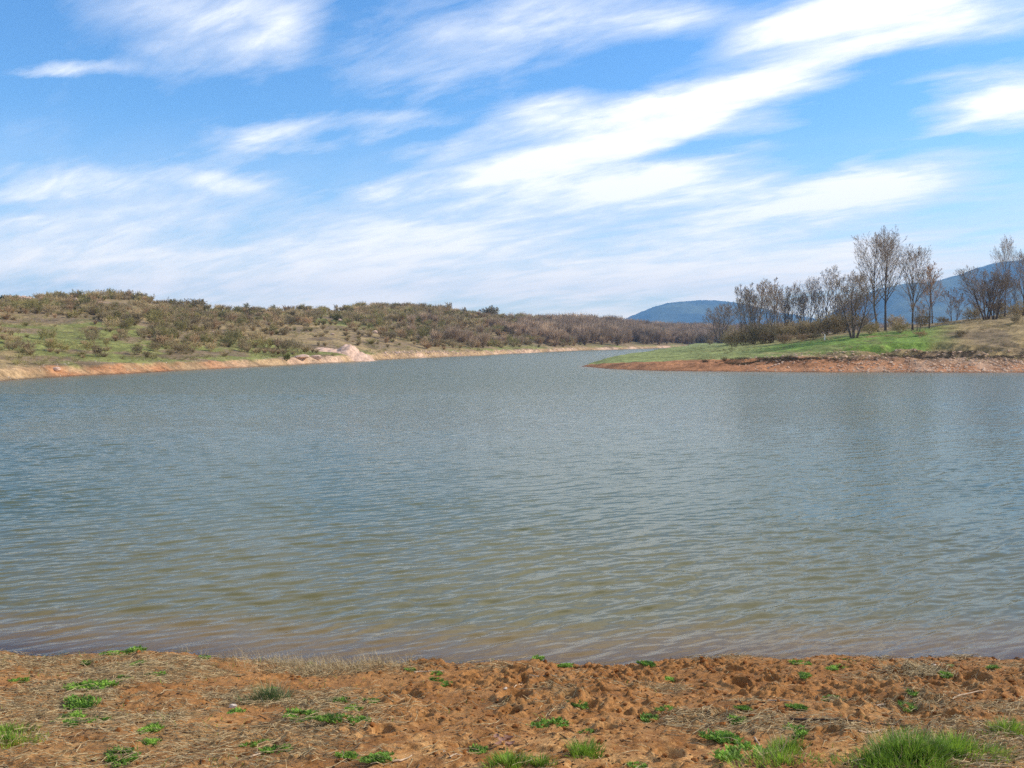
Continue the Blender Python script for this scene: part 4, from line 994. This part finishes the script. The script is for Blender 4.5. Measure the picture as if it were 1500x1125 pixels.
def build_world():
    w = bpy.data.worlds.new('World'); bpy.context.scene.world = w; w.use_nodes = True; w.cycles.sampling_method = 'MANUAL'; w.cycles.sample_map_resolution = 512
    nt = w.node_tree; nt.nodes.clear(); k = NT(nt)
    out = k.n('ShaderNodeOutputWorld'); bg = k.n('ShaderNodeBackground')
    d = k.n('ShaderNodeTexCoord').outputs['Generated']
    sky = k.n('ShaderNodeTexSky'); sky.sky_type = 'NISHITA'; sky.sun_disc = False
    sky.sun_elevation = SUN_EL; sky.sun_rotation = SUN_AZ; sky.altitude = 300; sky.air_density = 1.0; sky.dust_density = .35; sky.ozone_density = 2.2
    hs = k.n('ShaderNodeHueSaturation'); hs.inputs['Saturation'].default_value = SKY_SAT; hs.inputs['Value'].default_value = SKY_VAL
    nt.links.new(sky.outputs[0], hs.inputs['Color'])
    skyc = k.mix(1.0, hs.outputs[0], SKY_TINT, 'MULTIPLY')
    sep = k.n('ShaderNodeSeparateXYZ'); nt.links.new(d, sep.inputs[0])
    X, Y, Z = sep.outputs
    # streaky noise on the sphere of directions, warped
    zc = k.math('ADD', k.math('MAXIMUM', Z, 0.0), .20)
    lay = k.n('ShaderNodeCombineXYZ'); k.put(lay.inputs[0], k.math('DIVIDE', X, zc)); k.put(lay.inputs[1], k.math('DIVIDE', Y, zc))
    mp = k.n('ShaderNodeMapping'); nt.links.new(lay.outputs[0], mp.inputs[0]); mp.vector_type = 'TEXTURE'; mp.inputs['Rotation'].default_value = (0, 0, math.radians(147)); mp.inputs['Scale'].default_value = (1.35, .62, 1)
    n1 = k.noise(mp.outputs[0], 1.3, 10, .58, .3)
    mp2 = k.n('ShaderNodeMapping'); nt.links.new(lay.outputs[0], mp2.inputs[0]); mp2.vector_type = 'TEXTURE'; mp2.inputs['Rotation'].default_value = (0, 0, math.radians(144)); mp2.inputs['Scale'].default_value = (1.1, .42, 1)
    n2 = k.noise(mp2.outputs[0], 3.6, 9, .64, .35)
    # tangent coordinates of the front half of the sky
    ys = k.math('MAXIMUM', Y, .08)
    u = k.math('DIVIDE', X, ys); v = k.math('DIVIDE', Z, ys)
    wn = k.n('ShaderNodeTexNoise'); nt.links.new(mp.outputs[0], wn.inputs['Vector']); wn.inputs['Scale'].default_value = 2.2; wn.inputs['Detail'].default_value = 6; wn.inputs['Roughness'].default_value = .6
    ws = k.n('ShaderNodeSeparateXYZ'); nt.links.new(wn.outputs['Color'], ws.inputs[0])
    u = k.math('MULTIPLY_ADD', k.math('SUBTRACT', ws.outputs[0], .5), .15, u)
    v = k.math('MULTIPLY_ADD', k.math('SUBTRACT', ws.outputs[1], .5), .075, v)
    uv = k.n('ShaderNodeCombineXYZ'); k.put(uv.inputs[0], u); k.put(uv.inputs[1], v)
    tot = None
    for (px, py, rx, ry, ang, st) in BLOBS:
        a, b, c = pix_dir(px, py)
        m = k.n('ShaderNodeMapping'); m.vector_type = 'TEXTURE'; nt.links.new(uv.outputs[0], m.inputs[0])
        m.inputs['Location'].default_value = (a / b, c / b, 0); m.inputs['Rotation'].default_value = (0, 0, math.radians(ang)); m.inputs['Scale'].default_value = (rx * 1.25 / F, ry * 1.35 / F, 1)
        L = k.vmath('LENGTH', m.outputs[0])
        g = k.ramp(L, 1.35, .05, 0, st * .80)
        tot = g if tot is None else k.math('MAXIMUM', tot, g) if False else k.math('SUBTRACT', k.math('ADD', tot, g), k.math('MULTIPLY', k.math('MINIMUM', tot, 1.0), k.math('MINIMUM', g, 1.0)))
    front = k.ramp(Y, .05, .3)
    tot = k.math('MULTIPLY', tot, front)
    back = k.math('MULTIPLY', k.math('SUBTRACT', 1.0, front), .5)
    tot = k.math('ADD', tot, back)
    nn = k.math('ADD', k.math('MULTIPLY', k.math('SUBTRACT', n1, .5), 1.7), k.math('MULTIPLY', k.math('SUBTRACT', n2, .5), 1.3))
    dens = k.math('ADD', tot, k.math('MULTIPLY', nn, k.ramp(tot, 0, .5, .45, 1.0)))
    dens = k.ramp(dens, .08, 1.05, 0, 1, 'LINEAR')
    # milky veil towards the horizon
    veil = k.ramp(Z, .22, .03, 0, .97)
    veil = k.math('MULTIPLY', veil, k.ramp(k.math('ADD', k.math('MULTIPLY', n1, .6), k.math('MULTIPLY', n2, .4)), .36, .62, .35, 1))
    f = k.math('SUBTRACT', k.math('ADD', dens, veil), k.math('MULTIPLY', dens, veil))
    f = k.math('MINIMUM', f, .97)
    ccol = k.mix(k.ramp(dens, .35, .95), CLOUD_THIN, CLOUD_THICK)
    ccol = k.mix(k.ramp(Z, .13, .02, 0, 1), ccol, (17.6, 15.0, 11.8, 1))
    col = k.mix(f, skyc, ccol)
    nt.links.new(col, bg.inputs[0]); bg.inputs[1].default_value = .1
    nt.links.new(bg.outputs[0], out.inputs[0])

SKY_SAT, SKY_VAL, SKY_TINT = 1.25, 1.5, (.82, .97, 1.10, 1)
CLOUD_THIN = (8.8, 9.1, 10.0, 1); CLOUD_THICK = (11.6, 11.4, 11.2, 1)

def build_light_camera():
    sc = bpy.context.scene
    sd = bpy.data.lights.new('sun', 'SUN'); sd.energy = 4.6; sd.angle = math.radians(.5); sd.color = (1, .90, .75)
    s = bpy.data.objects.new('sun', sd); C.objects.link(s)
    to = Vector((math.sin(SUN_AZ) * math.cos(SUN_EL), math.cos(SUN_AZ) * math.cos(SUN_EL), math.sin(SUN_EL)))
    s.rotation_euler = (-to).to_track_quat('-Z', 'Y').to_euler(); s.location = (60, 20, 80)
    cd = bpy.data.cameras.new('camera'); cd.sensor_width = 36; cd.lens = 36 * F / 1500; cd.clip_end = 40000; cd.clip_start = .1
    c = bpy.data.objects.new('camera', cd); C.objects.link(c); c.location = (0, 0, EYE); c.rotation_euler = (math.pi / 2 - PITCH, 0, 0)
    sc.camera = c
    vs = sc.view_settings; vs.view_transform = 'Standard'; vs.look = 'None'; vs.gamma = 1; vs.exposure = EXPO
    cy = sc.cycles; cy.max_bounces = 6; cy.diffuse_bounces = 3; cy.glossy_bounces = 3; cy.transparent_max_bounces = 8; cy.volume_bounces = 0
    cy.sample_clamp_indirect = 3; cy.use_denoising = False

EXPO = .25
HAZE = .00017
def build_haze():
    import bmesh
    x0, x1, y0, y1, z0, z1 = -10500, 10500, -200, 6800, -12, 372
    V = [(x, y, z) for x in (x0, x1) for y in (y0, y1) for z in (z0, z1)]
    Q = [(0, 1, 3, 2), (4, 6, 7, 5), (0, 4, 5, 1), (2, 3, 7, 6), (0, 2, 6, 4), (1, 5, 7, 3)]
    m, nt, out = new_mat('haze'); k = NT(nt)
    p = k.n('ShaderNodeVolumePrincipled'); p.inputs['Color'].default_value = (.26, .57, 1.0, 1); p.inputs['Density'].default_value = HAZE; p.inputs['Anisotropy'].default_value = 0
    nt.links.new(p.outputs[0], out.inputs['Volume'])
    tag(link('haze', mesh('haze', V, Q), m), kind='stuff')

_t=__import__("time").time(); build_mats(); print("T mats", round(__import__("time").time()-_t,1))
_t=__import__("time").time(); build_terrain(); print("T terrain", round(__import__("time").time()-_t,1))
_t=__import__("time").time(); build_bank(); print("T bank", round(__import__("time").time()-_t,1))
_t=__import__("time").time(); build_water(); print("T water", round(__import__("time").time()-_t,1))
build_mountain('mountain', [(700, 520), (860, 485), (915, 466), (935, 457), (955, 449), (975, 443), (1000, 440), (1030, 438), (1060, 440), (1090, 445), (1120, 453), (1160, 462), (1250, 475), (1400, 500)], 5200, 801, 700, 1400)
build_mountain('mountain', [(1050, 510), (1150, 500), (1200, 482), (1240, 452), (1268, 430), (1296, 419), (1330, 413), (1360, 411), (1380, 408), (1400, 402), (1420, 396), (1440, 388), (1460, 383), (1500, 379), (1560, 375), (1700, 373), (1900, 380), (2300, 430), (2500, 500)], 4200, 821, 1050, 2500)
_t=__import__("time").time(); build_trees(); print("T trees", round(__import__("time").time()-_t,1))
_t=__import__("time").time(); build_scrub(); print("T scrub", round(__import__("time").time()-_t,1))
_t=__import__("time").time(); build_wood(); print("T wood", round(__import__("time").time()-_t,1))
_t=__import__("time").time(); build_rocks(); print("T rocks", round(__import__("time").time()-_t,1))
_t=__import__("time").time(); build_foreground(); print("T foreground", round(__import__("time").time()-_t,1))
_t=__import__("time").time(); build_world(); print("T world", round(__import__("time").time()-_t,1))
_t=__import__("time").time(); build_light_camera(); print("T light_camera", round(__import__("time").time()-_t,1))
_t=__import__("time").time(); build_haze(); print("T haze", round(__import__("time").time()-_t,1))
